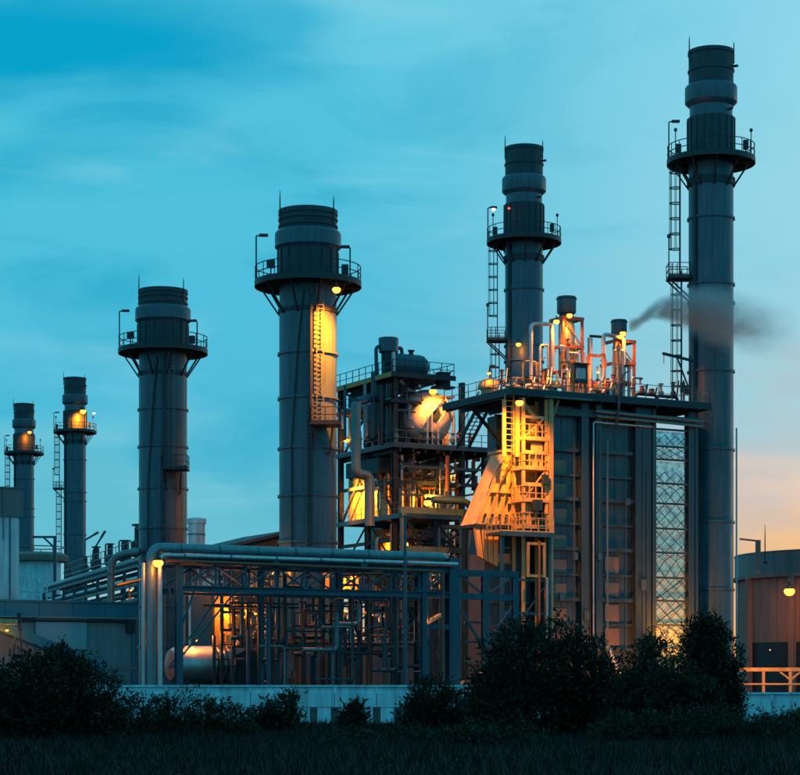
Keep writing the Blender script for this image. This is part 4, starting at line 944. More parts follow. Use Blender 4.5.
# ================================================================== machinery behind the rack
def Q(px, py, D): return P(px, py, D)
dm = thing('condensate_drum', 'shiny horizontal metal drum with bands behind the rack', 'tank', (PX(200, 140), 140, PZ(665, 140)), TH)
def xl(prof, n=36):
    m = MB().lathe(prof, n); m.v = [(z, x, y) for x, y, z in m.v]; return m
part('drum_shell', xl([(.3, -2.3), (1.0, -2.1), (1.22, -1.7), (1.25, -1.6), (1.25, 1.5)]), 'cladding', dm)
part('dished_end', xl([(1.25, 1.51), (1.22, 1.8), (1.0, 2.1), (.3, 2.3)]), 'cladding', dm)
for x in (.8, 1.15, 1.5): part('band', xl([(1.24, x - .07), (1.32, x - .06), (1.32, x + .06), (1.24, x + .07)]), 'stack_dark', dm)
for x in (-1.2, .6): part('saddle', MB().box(x - .15, x + .15, -.8, .8, -2.0, -.95), 'dark_steel', dm)
dc = thing('cone_duct', 'dark transition duct with pale sloping top right of the banded drum', 'duct', (PX(238, 141.5), 141.5, 0), TH)
part('body', MB().prism([(-.7, .2), (2.6, .2), (2.6, PZ(668, 141)), (1.2, PZ(650, 141)), (-.7, PZ(648, 141))], 0, 1.8), 'stack_dark', dc)
part('top_plate', MB().prism([(-.7, PZ(648, 141) + .01), (.8, PZ(648, 141) + .01), (-.3, PZ(655, 141) - .05)][::-1], -.06, -.003), 'cladding', dc)
lamp(P(196, 640, 139.2), 'small added orange lamp above the banded drum', 420, .5, off=(0, -.2, .4))  # added for an orange highlight along the drum top
te = thing('turbine_enclosure', 'large dark turbine enclosure box behind the rack', 'enclosure', (PX(246, 150), 150, 0), TH)
te_w = 14.0
for k in range(7): part('wall_panel', MB().box(k * 2.0 + .03, k * 2 + 1.97, 0, .12, .3, 5.2), 'stack_dark', te)
part('core', MB().box(.05, te_w - .05, .122, 5.5, 0, 5.2), 'dark_steel', te)
part('roof', MB().box(-.2, te_w + .2, -.2, 5.7, 5.202, 5.4), 'stack_dark', te)
part('door', MB().box(8.3, 9.3, -.05, -.002, .3, 2.5), 'blue_steel', te)
part('louvre', MB().box(2.3, 3.8, -.06, -.002, 2.6, 4.6), 'blue_steel', te)
def skid(label, px, py, D, w, h, seed, power, lampd=None, m='cream_duct', plate=False):
    rnd = random.Random(seed); z0 = max(0.0, PZ(py, D))
    t = thing('pipe_skid', label, 'pipe skid', (PX(px, D), D, 0), TH, 'lit pipe skids behind the rack')
    for x in (-w / 2, w / 2):
        for y in (0, 1.5): part('post', MB().box(x - .09, x + .09, y - .09, y + .09, 0, z0 + h), 'dark_steel', t)
    nz = 3
    for k in range(nz + 1 if plate else 1):
        z = z0 + h * k / nz; part('shelf_beam', MB().box(-w / 2 + .1, w / 2 - .1, -.08, .08, z - .09, z + .09), 'dark_steel', t)
    for k in range(nz):
        z = z0 + h * k / nz; n = max(3, int(w / .42))
        for i in range(n):
            x = -w / 2 + (i + .5) * w / n; top = z + h / nz * rnd.uniform(.55, .95)
            kind = rnd.random()
            if kind < .5: part('pipe', MB().pipe([(x, .35, z + .1), (x, .35, top), (x + rnd.uniform(-.3, .3), .9, top)], rnd.uniform(.05, .11), .12, 8), rnd.choice([m, 'cladding', m]), t)
            elif kind < .8: part('valve', MB().lathe([(.07, z + .1), (.15, z + .2), (.15, z + .4), (.06, z + .5), (.06, top), (.15, top + .01), (.15, top + .05)], 10, (x, .3)), rnd.choice([m, 'brown_pipe', 'cladding']), t)
            else: part('box', MB().box(x - .16, x + .16, .3, .55, z + .2, top), rnd.choice([m, 'pipe_paint']), t)
    if not plate:
        for i in range(5): part('brace', MB().beam((rnd.uniform(-w, w) * .6, rnd.uniform(-.4, .3), z0 + rnd.uniform(0, h * .4)), (rnd.uniform(-w, w) * .6, rnd.uniform(-.4, .3), z0 + h * rnd.uniform(.6, 1.1)), .09), 'blue_steel', t)
    if plate: part('back_plate', MB().box(-w / 2, w / 2, 1.6, 1.66, z0, z0 + h), m, t)
    if power:
        lamp((PX(px, D) + (lampd or (0, 0, 0))[0], D + .95, z0 + h * .86 + (lampd or (0, 0, 0))[2]), 'orange lamp at the ' + label.replace('pipe skid', 'skid', 1), power * .75, .5, off=(0, .1, -.35))
    return t
skid('orange lit pipe skid above the banded drum', 232, 648, 143, 1.5, 3.6, 11, 520, (0, -.4, -.2), plate=True)
skid('dim lit pipe skid right of the banded drum', 262, 640, 144, 2.2, 2.6, 12, 325, (-.5, -.3, -.4))
skid('bright pipe skid seen through the truss left of the thick stack', 262, 592, 152, 2.6, 2.8, 13, 455, (.4, -.5, -.3))
skid('bright pipe skid seen through the truss right of the thick stack', 350, 596, 150, 3.0, 2.3, 14, 585, (0, -.5, -.3), plate=True)
skid('dim pipe skid under the truss below a small red lamp', 347, 640, 149, 2.2, 2.2, 15, 247, (-.6, -.3, .1))
skid('faint pipe skid under the truss left of the thin mast', 382, 645, 150, 2.2, 2.3, 16, 143, (.2, -.5, .1))
skid('pipe skid seen through the truss right of the thin mast', 428, 592, 149, 2.0, 1.5, 17, 390, (0, -.5, -.1))
skid('pale pipe skid seen through the truss at its left end', 208, 588, 160, 3.4, 2.4, 18, 0, None, 'white_wall')
lamp(P(339.5, 610, 147), 'small reddish lamp hanging under the truss right of the thick stack', 60, .8)
ob = thing('cable_bridge', 'short orange lit slanted beam between rack columns', 'beam', (0, 0, 0))
part('tray', MB().beam(P(426, 623, 143), P(440, 615, 145), .35, .18), 'cream_duct', ob); part('hanger', MB().beam(P(433, 619, 144), P(433, 585, 144), .06), 'dark_steel', ob)
lamp(P(433, 628, 142.4), 'lamp under the slanted beam between rack columns', 60, .35, off=(0, -.2, .5))
ob = thing('floor_beam', 'long orange lit low beam at the foot of the rack', 'beam', (0, 0, 0))
part('beam', MB().beam(P(458, 683, 141), P(490, 679, 143), .3, .22), 'cream_duct', ob); part('foot', MB().beam(P(470, 682, 141.8), P(470, 690, 141.8), .2), 'dark_steel', ob)
lamp(P(481, 672, 141), 'lamp above the low lit beam at the foot of the rack', 40, .35, off=(0, -.2, .0))
# shed roof between the two thick stacks
sh = thing('turbine_hall', 'low shed with sloping dark roof left of the thick stack', 'shed', (PX(232, 168), 168, 0), TH)
zr0, zr1 = PZ(548, 168), PZ(531, 168); ws = 4.9
part('roof', MB().prism([(-.4, zr0), (ws, zr1), (ws, zr1 + .25), (-.4, zr0 + .25)], -1, 9), 'stack_dark', sh)
part('wall', MB().prism([(0, 0), (ws - .3, 0), (ws - .3, zr1 - .1), (0, zr0 - .05)], 0, 8.5), 'dark_steel', sh)
part('gutter', MB().box(ws - .2, ws + .6, -1.1, 9, zr1 - .3, zr1 - .1), 'galvanised', sh)
vc = thing('roof_vent', 'small pale vent drum right of the unlit thick stack', 'vent', (PX(196.5, 180), 180, 0))
part('drum', MB().lathe([(.72, 0), (.72, PZ(524, 180)), (.82, PZ(524, 180) + .02), (.82, PZ(519, 180)), (.5, PZ(518, 180))], 28), 'white_wall', vc)
part('band', MB().ring(.71, .78, PZ(535, 180), PZ(534, 180), 28), 'galvanised', vc)

# ================================================================== left side buildings
G = Frame(138, 137.0)
lb = thing('low_building', 'low beige building with deep roof fascia at the left', 'building', G.loc, TH)
zt = PZ(603, 137.0); L = 13.2
part('wall', MB().box(-L, -.1, .3, 9, 0, zt - 1.0), 'beige_wall', lb)
for k in range(6):
    part('fascia_panel', MB().box(-L + k * 2.2 + .012, -L + (k + 1) * 2.2 - .012, 0, .25, zt - .95, zt - .06), 'roof_trim', lb)
part('roof', MB().box(-L - .1, .05, -.08, 9.1, zt - .058, zt + .06), 'roof_trim', lb)
part('soffit', MB().box(-L, 0, .0, .29, zt - 1.05, zt - .952), 'beige_wall', lb)
xa, xb = G.t(37), G.t(88); 
wp = part('pale_panel', MB().box(xa, xb, .22, .298, PZ(649, 134), PZ(617, 134)), 'pale_blue', lb)
part('panel_frame', MB().box(xa - .08, xa - .002, .2, .3, PZ(650, 134), PZ(616, 134)).box(xb + .002, xb + .08, .2, .3, PZ(650, 134), PZ(616, 134)).box(xa, xb, .2, .3, PZ(617, 134) + .002, PZ(616, 134)), 'roof_trim', wp)
part('wall_pipe', MB().tube([(-L, .12, PZ(621, 135)), (-.3, .12, PZ(621, 136))], .07, 8), 'dark_steel', lb)
part('wall_box', MB().box(G.t(127), G.t(135), .0, .29, PZ(632, 136), PZ(619, 136)), 'dark_steel', lb)
for px in (134.5,): part('downpipe', MB().box(G.t(px) - .1, G.t(px) + .1, .1, .29, 0, zt - 1.06), 'roof_trim', lb)
# outdoor stair in front of the low building
sr = thing('outdoor_stair', 'dark sloping stair stringer against the low building wall', 'stairs', (0, 0, 0))
a, b = P(-8, 622, 131), P(106, 668, 133.8)
for o in (Vector((0, 0, 0)), Vector((-.45, .8, 0))): part('stringer', MB().beam(a + o, b + o, .1, .62), 'roof_trim', sr)
for k in range(18):
    c = a.lerp(b, (k + .5) / 18); part('tread', MB().beam(c, c + Vector((-.45, .8, 0)), .3, .06), 'galvanised', sr)
for px, py in ((106, 664), (104, 678)): pass
part('foot_post', MB().beam(P(106, 660, 133.8), P(106, 690, 133.8) - Vector((0, 0, 1.8)), .3), 'roof_trim', sr)
part('landing_beam', MB().beam(P(106, 667, 133.9), P(137, 668, 136), .1, .2), 'roof_trim', sr)
ar = thing('lit_awning', 'orange lit beam on slanted props at the left edge', 'awning', (0, 0, 0))
part('beam', MB().beam(P(-12, 621, 130), P(17, 622, 130.6), .5, .32), 'cream_duct', ar)
part('post', MB().beam(P(19, 613, 130.6), P(20, 632, 130.6), .22), 'dark_steel', ar)
part('prop', MB().beam(P(20, 628, 130.6), P(27, 690, 131) - Vector((0, 0, 1.8)), .09), 'dark_steel', ar); part('prop', MB().beam(P(16, 632, 130.6), P(6, 690, 131) - Vector((0, 0, 1.8)), .09), 'dark_steel', ar)
lamp(P(7, 630, 130.2), 'small added orange lamp under the lit awning beam at the left edge', 90, .5, off=(0, .1, -.2))  # unseen lamp added here to light the beige wall
tb = thing('tall_building', 'tall white building with teal parapet at the left edge', 'building', (PX(21, 172), 172, 0), TH)
zb = PZ(516, 172); zt2 = PZ(489, 172)
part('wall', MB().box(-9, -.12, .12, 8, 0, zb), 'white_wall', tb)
for k in range(4): part('parapet_panel', MB().box(-9 + k * 2.3, -9 + k * 2.3 + 2.28, 0, .4, zb + .06, zt2), 'tank_band', tb)
part('parapet_panel', MB().box(-.1, .2, .42, 8.1, zb + .06, zt2), 'tank_band', tb)
part('coping', MB().box(-9, .3, -.1, 8.2, zt2 + .002, zt2 + .12), 'roof_trim', tb)
part('string_course', MB().box(-9, .25, -.05, 8.1, zb - .1, zb + .058), 'roof_trim', tb)
part('downpipe', MB().tube([(-.9, .05, 0), (-.9, .05, zb)], .07, 8).tube([(-1.5, -.05, zb - 2), (-1.5, -.05, zt2)], .05, 8), 'roof_trim', tb)
part('window', MB().box(-2.3, -1.75, .08, .118, PZ(575, 172), PZ(550, 172)), 'pane_glass', tb)

# ---- far rack on the left, between the buildings and the unlit stack
far = thing('rear_pipe_rack', 'cluttered rear pipe rack behind the low building', 'pipe rack', (0, 0, 0))
fa, fb = P(44, 590, 250), P(139, 566, 196)
fa.z = 0; fb.z = 0; fd = (fb - fa)
def fpt(f, z, side=0.0):
    n = Vector((-fd.y, fd.x, 0)).normalized(); q = fa + fd * f + n * side; return Vector((q.x, q.y, z))
for k in range(9):
    for sd_ in (0, 2.5): part('column', MB().beam(fpt(k / 8, 0, sd_), fpt(k / 8, 13.2, sd_), .3), 'blue_steel', far)
    part('cross_beam', MB().beam(fpt(k / 8, 12.6, 0), fpt(k / 8, 12.6, 2.5), .25), 'blue_steel', far)
for z in (13.3, 11.6, 10.2):
    for sd_ in (0, 2.5): part('long_beam', MB().beam(fpt(0, z, sd_), fpt(1, z, sd_), .28), 'blue_steel', far)
for j, (z, s_, r) in enumerate(((13.9, .4, .35), (13.9, 1.3, .3), (12.2, .3, .25), (12.2, 1.2, .3), (10.8, .4, .25), (13.8, 2.2, .25))):
    solo('rack_pipe', MB().tube([fpt(-.02, z, s_), fpt(1.02, z, s_)], r, 12), ['pipe_paint', 'blue_steel', 'cladding', 'dark_steel', 'brown_pipe', 'blue_steel'][j],
         ['front top pipe on the rear pipe rack', 'middle top pipe on the rear pipe rack', 'shiny pipe on the middle tier of the rear rack', 'dark pipe on the middle tier of the rear rack', 'brown pipe on the low tier of the rear rack', 'back top pipe on the rear pipe rack'][j], 'pipe')
rn = random.Random(5)
for k, (f, h, w) in enumerate(((.22, 1.4, .8), (.40, 2.0, .9), (.52, 2.6, 1.1), (.66, 2.4, 1.0), (.80, 2.2, 1.3), (.93, 3.2, 1.8))):
    q = fpt(f, 14.2, .9)
    t = thing('valve_actuator', ['low dark valve actuator at the far end of the rear rack', 'dark valve actuator right of the small far stack', 'tall dark valve actuator below the two lamp arms', 'dark valve actuator in the middle of the rear rack', 'wide dark valve actuator near the unlit stack', 'tallest dark actuator cluster beside the unlit stack'][k], 'valve', q, 0, 'valve actuators on the rear rack')
    part('body', MB().lathe([(.25, 0), (w * .5, .2), (w * .5, h * .45), (w * .3, h * .55), (w * .3, h * .9), (w * .1, h)], 16), 'dark_steel', t)
    part('handwheel', MB().ring(w * .34, w * .44, h * .95, h * 1.0, 16).beam((-w * .4, 0, h * .97), (w * .4, 0, h * .97), .06), 'dark_steel', t)
    part('stub', MB().pipe([(w * .2, 0, h * .3), (w * .9, 0, h * .3), (w * .9, 0, h * 1.1)], .09, .2, 8), 'blue_steel', t)
rl = thing('rack_railing', 'thin handrail along the top of the rear rack', 'railing', (0, 0, 0))
part('rail', railing(MB(), [fpt(.3, 14.3, -.3), fpt(1, 14.3, -.3)], 1.3, r=.04, step=2.0), 'galvanised', rl)
for k, (px, py, px2, py2) in enumerate(((85, 540, 97, 533), (93, 551, 104, 533))):
    t = thing('street_lamp', ['short slanted lamp arm beside the small far stack', 'longer slanted lamp arm right of the small far stack'][k], 'lamp', P(px, py, 235), 0)
    q = P(px2, py2, 235) - P(px, py, 235)
    part('post', MB().tube([(0, 0, -4.5), (0, 0, 0)], .09, 8), 'galvanised', t); part('arm', MB().tube([(0, 0, 0), q], .11, 8), 'galvanised', t)
    part('head', MB().beam(q * .75, q * 1.12, .34, .22), 'dark_steel', t)
gl = thing('pipe_goosepost', 'upright pipe bending over beside the unlit stack', 'pipe', P(111, 690, 185) - Vector((0, 0, 1.8)))
part('pipe', MB().pipe([(0, 0, 0), (0, 0, PZ(556, 185)), (2.6, -.5, PZ(552, 185))], .33, 1.2, 14), 'pipe_paint', gl); part('collar', MB().ring(.3, .42, PZ(575, 185), PZ(573, 185), 20), 'galvanised', gl)
lc = thing('lit_canopy', 'small yellow lit canopy left of the rack corner', 'canopy', P(127, 585, 178))
part('sheet', MB().beam((-.9, 0, 0), (1.1, .5, .5), 1.2, .16), 'yellow_paint', lc); part('post', MB().beam((.2, .2, .1), (.2, .2, -8), .14), 'dark_steel', lc)
lamp(P(131, 590, 176.5), 'small orange lamp under the yellow canopy', 220, .5)
# gantry and round roof tank far left
gn = thing('jib_gantry', 'dark jib gantry on a post between the far stacks', 'gantry', P(55, 690, 300) - Vector((0, 0, 1.8)))
part('post', MB().beam((0, 0, 0), (0, 0, PZ(536, 300)), .42), 'blue_steel', gn); part('arm', MB().beam((.2, 0, PZ(537, 300)), (-3.2, 0, PZ(537, 300)), .3), 'blue_steel', gn); part('stay', MB().beam((0, 0, PZ(548, 300)), (-1.6, 0, PZ(537.5, 300)), .25), 'blue_steel', gn)
ft = thing('far_tank', 'low brown roofed white tank far behind the low building', 'tank', P(36, 690, 310) - Vector((0, 0, 1.8)))
part('wall', MB().lathe([(3.6, 0), (3.6, PZ(562, 310))], 36), 'white_wall', ft); part('roof', MB().lathe([(4.6, PZ(562, 310) + .01), (4.7, PZ(560, 310)), (4.7, PZ(556, 310)), (3.9, PZ(553, 310))], 36), 'tank_wall', ft)
part('railing', MB().ring(4.1, 4.2, PZ(548, 310), PZ(547, 310), 30), 'galvanised', ft)
for x in range(8):
    aa = 2 * math.pi * x / 8; part('rail_post', MB().beam((4.15 * math.cos(aa), 4.15 * math.sin(aa), PZ(556, 310)), (4.15 * math.cos(aa), 4.15 * math.sin(aa), PZ(547, 310)), .1), 'galvanised', ft)
sc = thing('scaffold_frame', 'small white lattice frame behind the roof edge at left', 'lattice frame', P(26, 690, 215) - Vector((0, 0, 1.8)), TH)
zz0, zz1 = 2.0, PZ(576, 215)
for x in (-1.0, .6, 2.2): part('post', MB().beam((x, 0, 0), (x, 0, zz1), .14), 'white_wall', sc)
for k in range(4):
    za, zb_ = zz1 - 1.6 * (k + 1), zz1 - 1.6 * k
    part('rail', MB().beam((-1, 0, zb_), (2.2, 0, zb_), .12), 'white_wall', sc); part('brace', MB().beam((-1, 0, za), (.6, 0, zb_), .1).beam((.6, 0, zb_), (2.2, 0, za), .1), 'white_wall', sc)

# ================================================================== right side: tank, guard rail, lamp
TKD = 195.0
tn = thing('storage_tank', 'large round brown storage tank with grey top band at right', 'tank', (PX(868, TKD + 12), TKD + 12, 0))
RT = 12.6; zt3, zt4, zt5 = PZ(549, TKD), PZ(571, TKD), PZ(641, TKD)
n = 60
for k in range(n):
    a0, a1 = 180 + k * 360 / n, 180 + (k + 1) * 360 / n
    am = (a0 + a1) / 2 % 360
    if not (150 < am < 345): continue
    part('wall_plate', MB().ring(RT - .3, RT + (.03 if k % 2 else 0), zt5, zt4 - .3, 2, a0 + .06, a1 - .06), 'tank_wall', tn)
    part('band_panel', MB().ring(RT - .2, RT + .25, zt4 + .02, zt3, 2, a0 + .06, a1 - .06), 'tank_band', tn)
part('wall_core', MB().lathe([(RT - .31, 0), (RT - .31, zt3 - .1)], 72), 'tank_wall', tn)
part('ring_beam', MB().ring(RT - .2, RT + .4, zt4 - .3, zt4, 72), 'tank_wall', tn)
part('base_skirt', MB().ring(RT - .4, RT - .02, 0, zt5 - .02, 72), 'dark_steel', tn)
part('top_rail', MB().ring(RT + .1, RT + .3, zt3 + .01, zt3 + .15, 72), 'galvanised', tn)
for px in (766, 800):
    dxx = PX(px, TKD) - tn.location.x; aa = math.degrees(math.asin(max(-1, min(1, dxx / RT)))) - 90
    part('pilaster', MB().box(RT + .02, RT + .5, -.28, .28, 0, zt4 - .31), 'tank_wall', tn, rz=R_(aa))
lpst = thing('lamp_gallows', 'brown gallows lamp post on the tank rim', 'lamp', (PX(760, TKD), TKD + 1.0, zt3 - 2.2))
part('post', MB().box(-.22, .22, -.1, .25, 0, 3.1), 'tank_wall', lpst); part('arm', MB().beam((.1, .1, 3.0), (-1.7, .1, 3.2), .2, .16), 'tank_wall', lpst)
an = thing('antenna', 'thin antenna rod above the tank', 'antenna', (PX(772.5, TKD), TKD + 4, zt3 - 1))
part('rod', MB().tube([(0, 0, 0), (0, 0, 2.2), (0, 0, 3.6)], [.06, .05, .02], 6), 'dark_steel', an); part('foot', MB().box(-.2, .2, -.2, .2, -.1, .1), 'dark_steel', an)
lamp((PX(787, TKD - 2), TKD - 3.2, PZ(591, TKD - 2)), 'large bright lamp on the wall of the brown tank', 1500, 2.6, off=(0, -.9, -.4))
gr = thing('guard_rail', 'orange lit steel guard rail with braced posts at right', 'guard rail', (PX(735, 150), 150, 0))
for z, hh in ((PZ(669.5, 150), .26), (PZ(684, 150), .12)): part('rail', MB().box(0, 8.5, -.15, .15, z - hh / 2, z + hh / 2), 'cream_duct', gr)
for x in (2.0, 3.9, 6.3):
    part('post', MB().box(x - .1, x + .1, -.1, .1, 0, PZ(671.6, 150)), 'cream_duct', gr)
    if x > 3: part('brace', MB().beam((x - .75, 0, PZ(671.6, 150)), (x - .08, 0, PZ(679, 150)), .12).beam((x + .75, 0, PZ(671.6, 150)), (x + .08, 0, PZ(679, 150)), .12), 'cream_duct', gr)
lamp((PX(768, 148), 147.2, PZ(650, 148)), 'small lamp above the lit guard rail', 900, .25, off=(0, -.4, -.1), spot=(.1, .8, -1, 150))

# ================================================================== vegetation
def leaf_cloud(name, blobs, n, size, seed, material, parent, aspect=.42):
    """leaf-sized faces spread through lumpy volumes; blobs: (cx, cy, cz, rx, ry, rz)"""
    rg = np.random.default_rng(seed); V = []; tot = sum(b[3] * b[5] for b in blobs)
    for (cx, cy, cz, rx, ry, rz) in blobs:
        m = max(40, int(n * rx * rz / tot)); ntw = max(8, m // 14)
        u = rg.normal(size=(ntw, 3)); u /= np.linalg.norm(u, axis=1)[:, None]
        rr = rg.uniform(.25, 1.0, ntw) ** .45
        rr *= 1 + .28 * np.sin(3.1 * u[:, 0] + 2.3 * u[:, 2] * 2 + cx) * np.cos(4.3 * u[:, 1] + cz) + rg.normal(0, .07, ntw)
        c = u * rr[:, None] * np.array([rx, ry, rz]) + np.array([cx, cy, cz])
        idx = rg.integers(0, ntw, m); dirs = u[idx] * .8 + np.array([0, 0, .55]) + rg.normal(0, .45, (m, 3)); dirs /= np.linalg.norm(dirs, axis=1)[:, None]
        ctr = c[idx] + dirs * rg.uniform(0, 3.2 * size, m)[:, None] + rg.normal(0, size * .55, (m, 3))
        L = size * rg.uniform(.75, 1.3) * rg.uniform(.45, 1.6, m); a = dirs + rg.normal(0, .6, (m, 3)); a /= np.linalg.norm(a, axis=1)[:, None]
        b = np.cross(a, rg.normal(size=(m, 3))); b /= np.linalg.norm(b, axis=1)[:, None]; nn = np.cross(a, b)
        La = (L[:, None] * a); Lb = (L * aspect)[:, None] * b
        q = np.stack([ctr - La * .5, ctr + Lb * .5 + nn * L[:, None] * .08, ctr + La * .6 - nn * L[:, None] * .1, ctr - Lb * .5 + nn * L[:, None] * .08], 1)
        V.append(q.reshape(-1, 3))
        ns = 16; pts_, dr_ = [], []
        for j in range(ns):
            w = rg.normal(size=3); w /= np.linalg.norm(w); w[2] = abs(w[2]) * .9 + .15; st_ = np.array([cx, cy, cz]) + w * np.array([rx, ry, rz]) * .8
            gd = w * .6 + np.array([0, 0, .7]) + rg.normal(0, .25, 3); gd /= np.linalg.norm(gd); ln = rg.uniform(.3, .75) * max(.35, min(1.0, rz * .7))
            for i in range(13): pts_.append(st_ + gd * ln * (i / 9) + rg.normal(0, .035, 3)); dr_.append(gd + rg.normal(0, .7, 3))
        ctr = np.array(pts_); a = np.array(dr_); a /= np.linalg.norm(a, axis=1)[:, None]; b = np.cross(a, rg.normal(size=a.shape)); b /= np.linalg.norm(b, axis=1)[:, None]
        L = size * rg.uniform(.7, 1.5, len(ctr)); La = L[:, None] * a; Lb = (L * aspect * .8)[:, None] * b
        V.append(np.stack([ctr - La * .4, ctr + Lb * .5, ctr + La * .7, ctr - Lb * .5], 1).reshape(-1, 3))
    V = np.concatenate(V); V[:, 2] = np.maximum(V[:, 2], .02); k = len(V) // 4
    me = bpy.data.meshes.new(name); me.vertices.add(len(V)); me.vertices.foreach_set('co', V.astype(np.float32).ravel())
    me.loops.add(k * 4); me.loops.foreach_set('vertex_index', np.arange(k * 4, dtype=np.int32)); me.polygons.add(k)
    me.polygons.foreach_set('loop_start', np.arange(0, k * 4, 4, dtype=np.int32)); me.update(calc_edges=True); me.validate()
    me.materials.append(MATS[material])
    o = bpy.data.objects.new(name, me); COL.objects.link(o); o.parent = parent; return o
def bush(name, label, D, blobs_px, n, size, seed, material='leaf_dark', cat='bush', group=None):
    """blobs_px: (px, py, half width px, half height px) at distance D"""
    k = D / F; cx = sum(b[0] for b in blobs_px) / len(blobs_px); base = Vector((PX(cx, D), D, 0))
    t = thing(name, label, cat, base, 0, group); bl = []
    for i, (px, py, wx, hy) in enumerate(blobs_px):
        bl.append((PX(px, D) - base.x, (i % 3 - 1) * wx * k * .35, PZ(py, D), wx * k, wx * k * .85, hy * k))
    x0_ = min(b[0] - b[3] for b in bl); x1_ = max(b[0] + b[3] for b in bl); hb_ = max(b[2] for b in bl)
    for q in (.2, .5, .8): bl.append((x0_ + (x1_ - x0_) * q, -.3, hb_ * .22, (x1_ - x0_) * .24, (x1_ - x0_) * .25, max(.5, hb_ * .36)))
    leaf_cloud('crown', bl, int(n * 1.6), size, seed, material, t)
    rg = random.Random(seed); tr = MB(); top = max(b[2] for b in bl)
    for i, b in enumerate(bl):
        a = Vector((rg.uniform(-.2, .2), rg.uniform(-.2, .2), 0)); e = Vector(b[:3]); m_ = a.lerp(e, .5) + Vector((rg.uniform(-.3, .3), 0, -.1))
        r = max(.03, .02 * top); tr.tube([a, m_, e], [r * 1.6, r, r * .45], 7)
        for j in range(5):
            q = e + Vector((rg.uniform(-1, 1) * b[3], rg.uniform(-1, 1) * b[4], rg.uniform(-.3, 1) * b[5])) * .85; tr.tube([m_.lerp(e, .6), m_.lerp(q, .7), q], [r * .6, r * .35, r * .12], 5)
    part('trunk', tr, 'bark', t); return t
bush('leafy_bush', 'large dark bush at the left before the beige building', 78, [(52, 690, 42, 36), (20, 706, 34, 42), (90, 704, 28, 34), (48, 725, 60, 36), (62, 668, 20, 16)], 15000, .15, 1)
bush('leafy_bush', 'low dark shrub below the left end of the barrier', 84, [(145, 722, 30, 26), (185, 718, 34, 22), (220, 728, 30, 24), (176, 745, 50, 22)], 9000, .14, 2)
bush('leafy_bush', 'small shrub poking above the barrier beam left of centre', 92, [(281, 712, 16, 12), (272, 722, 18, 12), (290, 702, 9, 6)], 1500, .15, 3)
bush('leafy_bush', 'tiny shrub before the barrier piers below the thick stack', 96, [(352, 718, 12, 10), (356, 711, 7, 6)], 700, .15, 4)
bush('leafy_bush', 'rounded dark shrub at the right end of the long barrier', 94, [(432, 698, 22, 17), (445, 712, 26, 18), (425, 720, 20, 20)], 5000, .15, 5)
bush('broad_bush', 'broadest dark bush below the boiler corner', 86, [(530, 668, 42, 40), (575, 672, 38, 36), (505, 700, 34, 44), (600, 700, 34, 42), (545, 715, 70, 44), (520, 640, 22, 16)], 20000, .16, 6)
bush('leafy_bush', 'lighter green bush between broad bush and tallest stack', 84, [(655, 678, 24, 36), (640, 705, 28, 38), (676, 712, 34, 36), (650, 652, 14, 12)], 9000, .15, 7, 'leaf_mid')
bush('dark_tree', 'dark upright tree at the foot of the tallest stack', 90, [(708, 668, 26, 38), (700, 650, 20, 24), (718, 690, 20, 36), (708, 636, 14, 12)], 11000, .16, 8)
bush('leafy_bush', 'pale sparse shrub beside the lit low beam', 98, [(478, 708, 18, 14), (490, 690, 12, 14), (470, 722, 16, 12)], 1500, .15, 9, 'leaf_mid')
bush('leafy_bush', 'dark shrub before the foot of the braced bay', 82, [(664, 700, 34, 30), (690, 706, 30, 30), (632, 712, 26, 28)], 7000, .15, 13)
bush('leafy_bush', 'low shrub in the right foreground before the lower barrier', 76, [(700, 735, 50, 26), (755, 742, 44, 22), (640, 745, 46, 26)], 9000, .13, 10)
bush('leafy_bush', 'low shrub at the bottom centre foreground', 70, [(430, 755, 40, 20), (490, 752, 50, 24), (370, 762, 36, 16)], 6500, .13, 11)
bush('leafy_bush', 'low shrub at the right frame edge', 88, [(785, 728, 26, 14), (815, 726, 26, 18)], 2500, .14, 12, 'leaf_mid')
# grass
rg = np.random.default_rng(33); NB = 90000
yy = 38 + (114 - 38) * rg.random(NB) ** .9; xx = (rg.random(NB) * 2 - 1) * (yy * .24 + 3)
cl = .5 + .5 * np.sin(xx * .9 + 2 * np.sin(yy * .35)) * np.sin(yy * .55 + xx * .3); hh = (.10 + .36 * rg.random(NB) ** 2) * (.35 + .9 * cl)
wd = .012 + .016 * rg.random(NB); an_ = rg.random(NB) * 6.283; lx, ly = rg.normal(0, .3, NB) * hh, rg.normal(0, .3, NB) * hh
V = np.zeros((NB, 3, 3), np.float32)
V[:, 0] = np.stack([xx - np.cos(an_) * wd, yy - np.sin(an_) * wd, np.zeros(NB)], 1); V[:, 1] = np.stack([xx + np.cos(an_) * wd, yy + np.sin(an_) * wd, np.zeros(NB)], 1)
V[:, 2] = np.stack([xx + lx, yy + ly, hh], 1)
me = bpy.data.meshes.new('grass'); me.vertices.add(NB * 3); me.vertices.foreach_set('co', V.ravel()); me.loops.add(NB * 3)
me.loops.foreach_set('vertex_index', np.arange(NB * 3, dtype=np.int32)); me.polygons.add(NB); me.polygons.foreach_set('loop_start', np.arange(0, NB * 3, 3, dtype=np.int32)); me.update(calc_edges=True)
me.materials.append(MATS['grass_blade']); go = bpy.data.objects.new('grass', me); COL.objects.link(go)
tag(go, 'dark rough grass covering the foreground below the barrier', 'grass', kind='stuff')

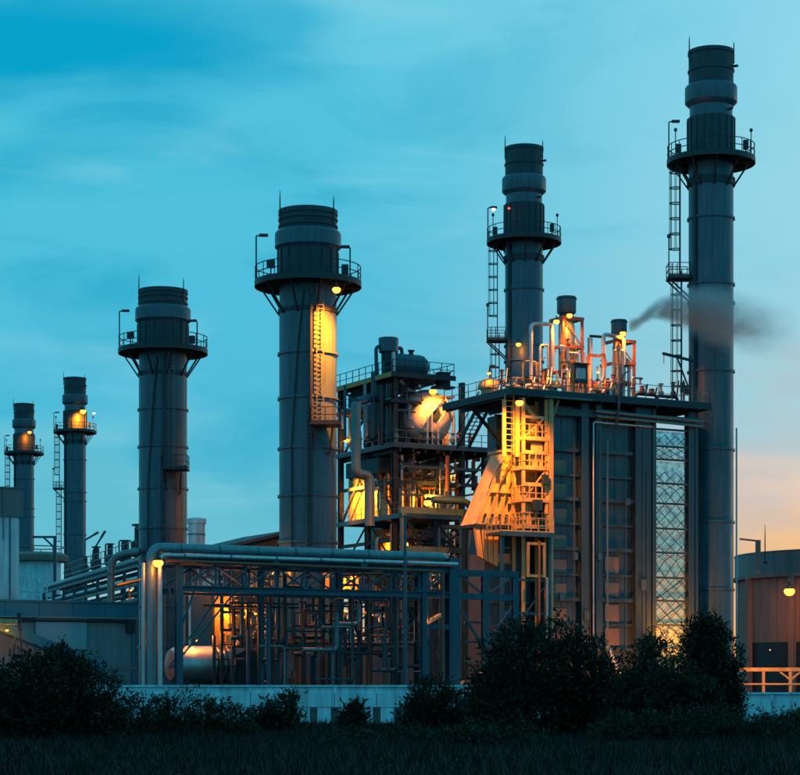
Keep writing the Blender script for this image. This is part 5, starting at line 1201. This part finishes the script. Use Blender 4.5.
# ================================================================== smoke plume from the smaller vent
SD = 166.0
sx0, sx1 = PX(629, SD), PX(830, SD); szc = PZ(326, SD); k_ = SD / F
sm = bpy.data.materials.new('smoke_volume'); sm.use_nodes = True
t = sm.node_tree; t.nodes.clear(); N = NT(t)
tcn = N.n('ShaderNodeTexCoord'); sp = N.n('ShaderNodeSeparateXYZ'); N.put(sp.inputs[0], tcn.outputs['Object'])
ox, oy, oz = sp.outputs
u = N.math('DIVIDE', ox, sx1 - sx0)                      # 0 at the vent, 1 at the far end
rise = N.math('MULTIPLY', N.smooth(u, 0.0, 0.16), 1.25)
sag = N.math('MULTIPLY', N.smooth(u, 0.2, 0.75), 1.5)
zc = N.math('SUBTRACT', rise, sag)
rad = N.math('ADD', 0.6, N.math('MULTIPLY', N.smooth(u, 0.0, 0.5), 2.3))
nz = N.noise(N.vmath('MULTIPLY', tcn.outputs['Object'], (.35, .6, .6)), 1.0, 4, .6, .6)
wob = N.math('MULTIPLY', N.math('SUBTRACT', nz, .5), 2.2)
dzz = N.math('DIVIDE', N.math('SUBTRACT', N.math('ADD', oz, N.math('MULTIPLY', wob, .5)), zc), rad)
dyy = N.math('DIVIDE', oy, N.math('MAXIMUM', rad, .4))
r2 = N.math('SQRT', N.math('ADD', N.math('MULTIPLY', dzz, dzz), N.math('MULTIPLY', dyy, dyy)))
core = N.math('SUBTRACT', 1.0, N.smooth(r2, 0.1, 1.0))
fade = N.math('MULTIPLY', N.math('SUBTRACT', 1.0, N.smooth(u, .25, .9)), N.smooth(u, -.01, .012))
thin = N.math('DIVIDE', .75, N.math('ADD', rad, .05))
nz2 = N.smooth(N.noise(N.vmath('MULTIPLY', tcn.outputs['Object'], (.5, .9, .9)), 1.3, 5, .6, .5), .28, .68)
den = N.math('MULTIPLY', N.math('MULTIPLY', core, fade), N.math('MULTIPLY', thin, N.math('ADD', .25, nz2)))
pv = N.n('ShaderNodeVolumePrincipled'); pv.inputs['Color'].default_value = (.8, .95, 1, 1); pv.inputs['Anisotropy'].default_value = .2
N.put(pv.inputs['Density'], N.math('MULTIPLY', den, 3.8))
om = N.n('ShaderNodeOutputMaterial'); t.links.new(pv.outputs[0], om.inputs['Volume'])
MATS['smoke_volume'] = sm
so_ = part('smoke_plume', MB().box(-.1, sx1 - sx0, -2.4, 2.4, -3.6, 3.2), 'smoke_volume', None, (sx0, SD - .5, szc))
tag(so_, 'grey smoke plume drifting right from the smaller vent silencer', 'smoke', kind='stuff')
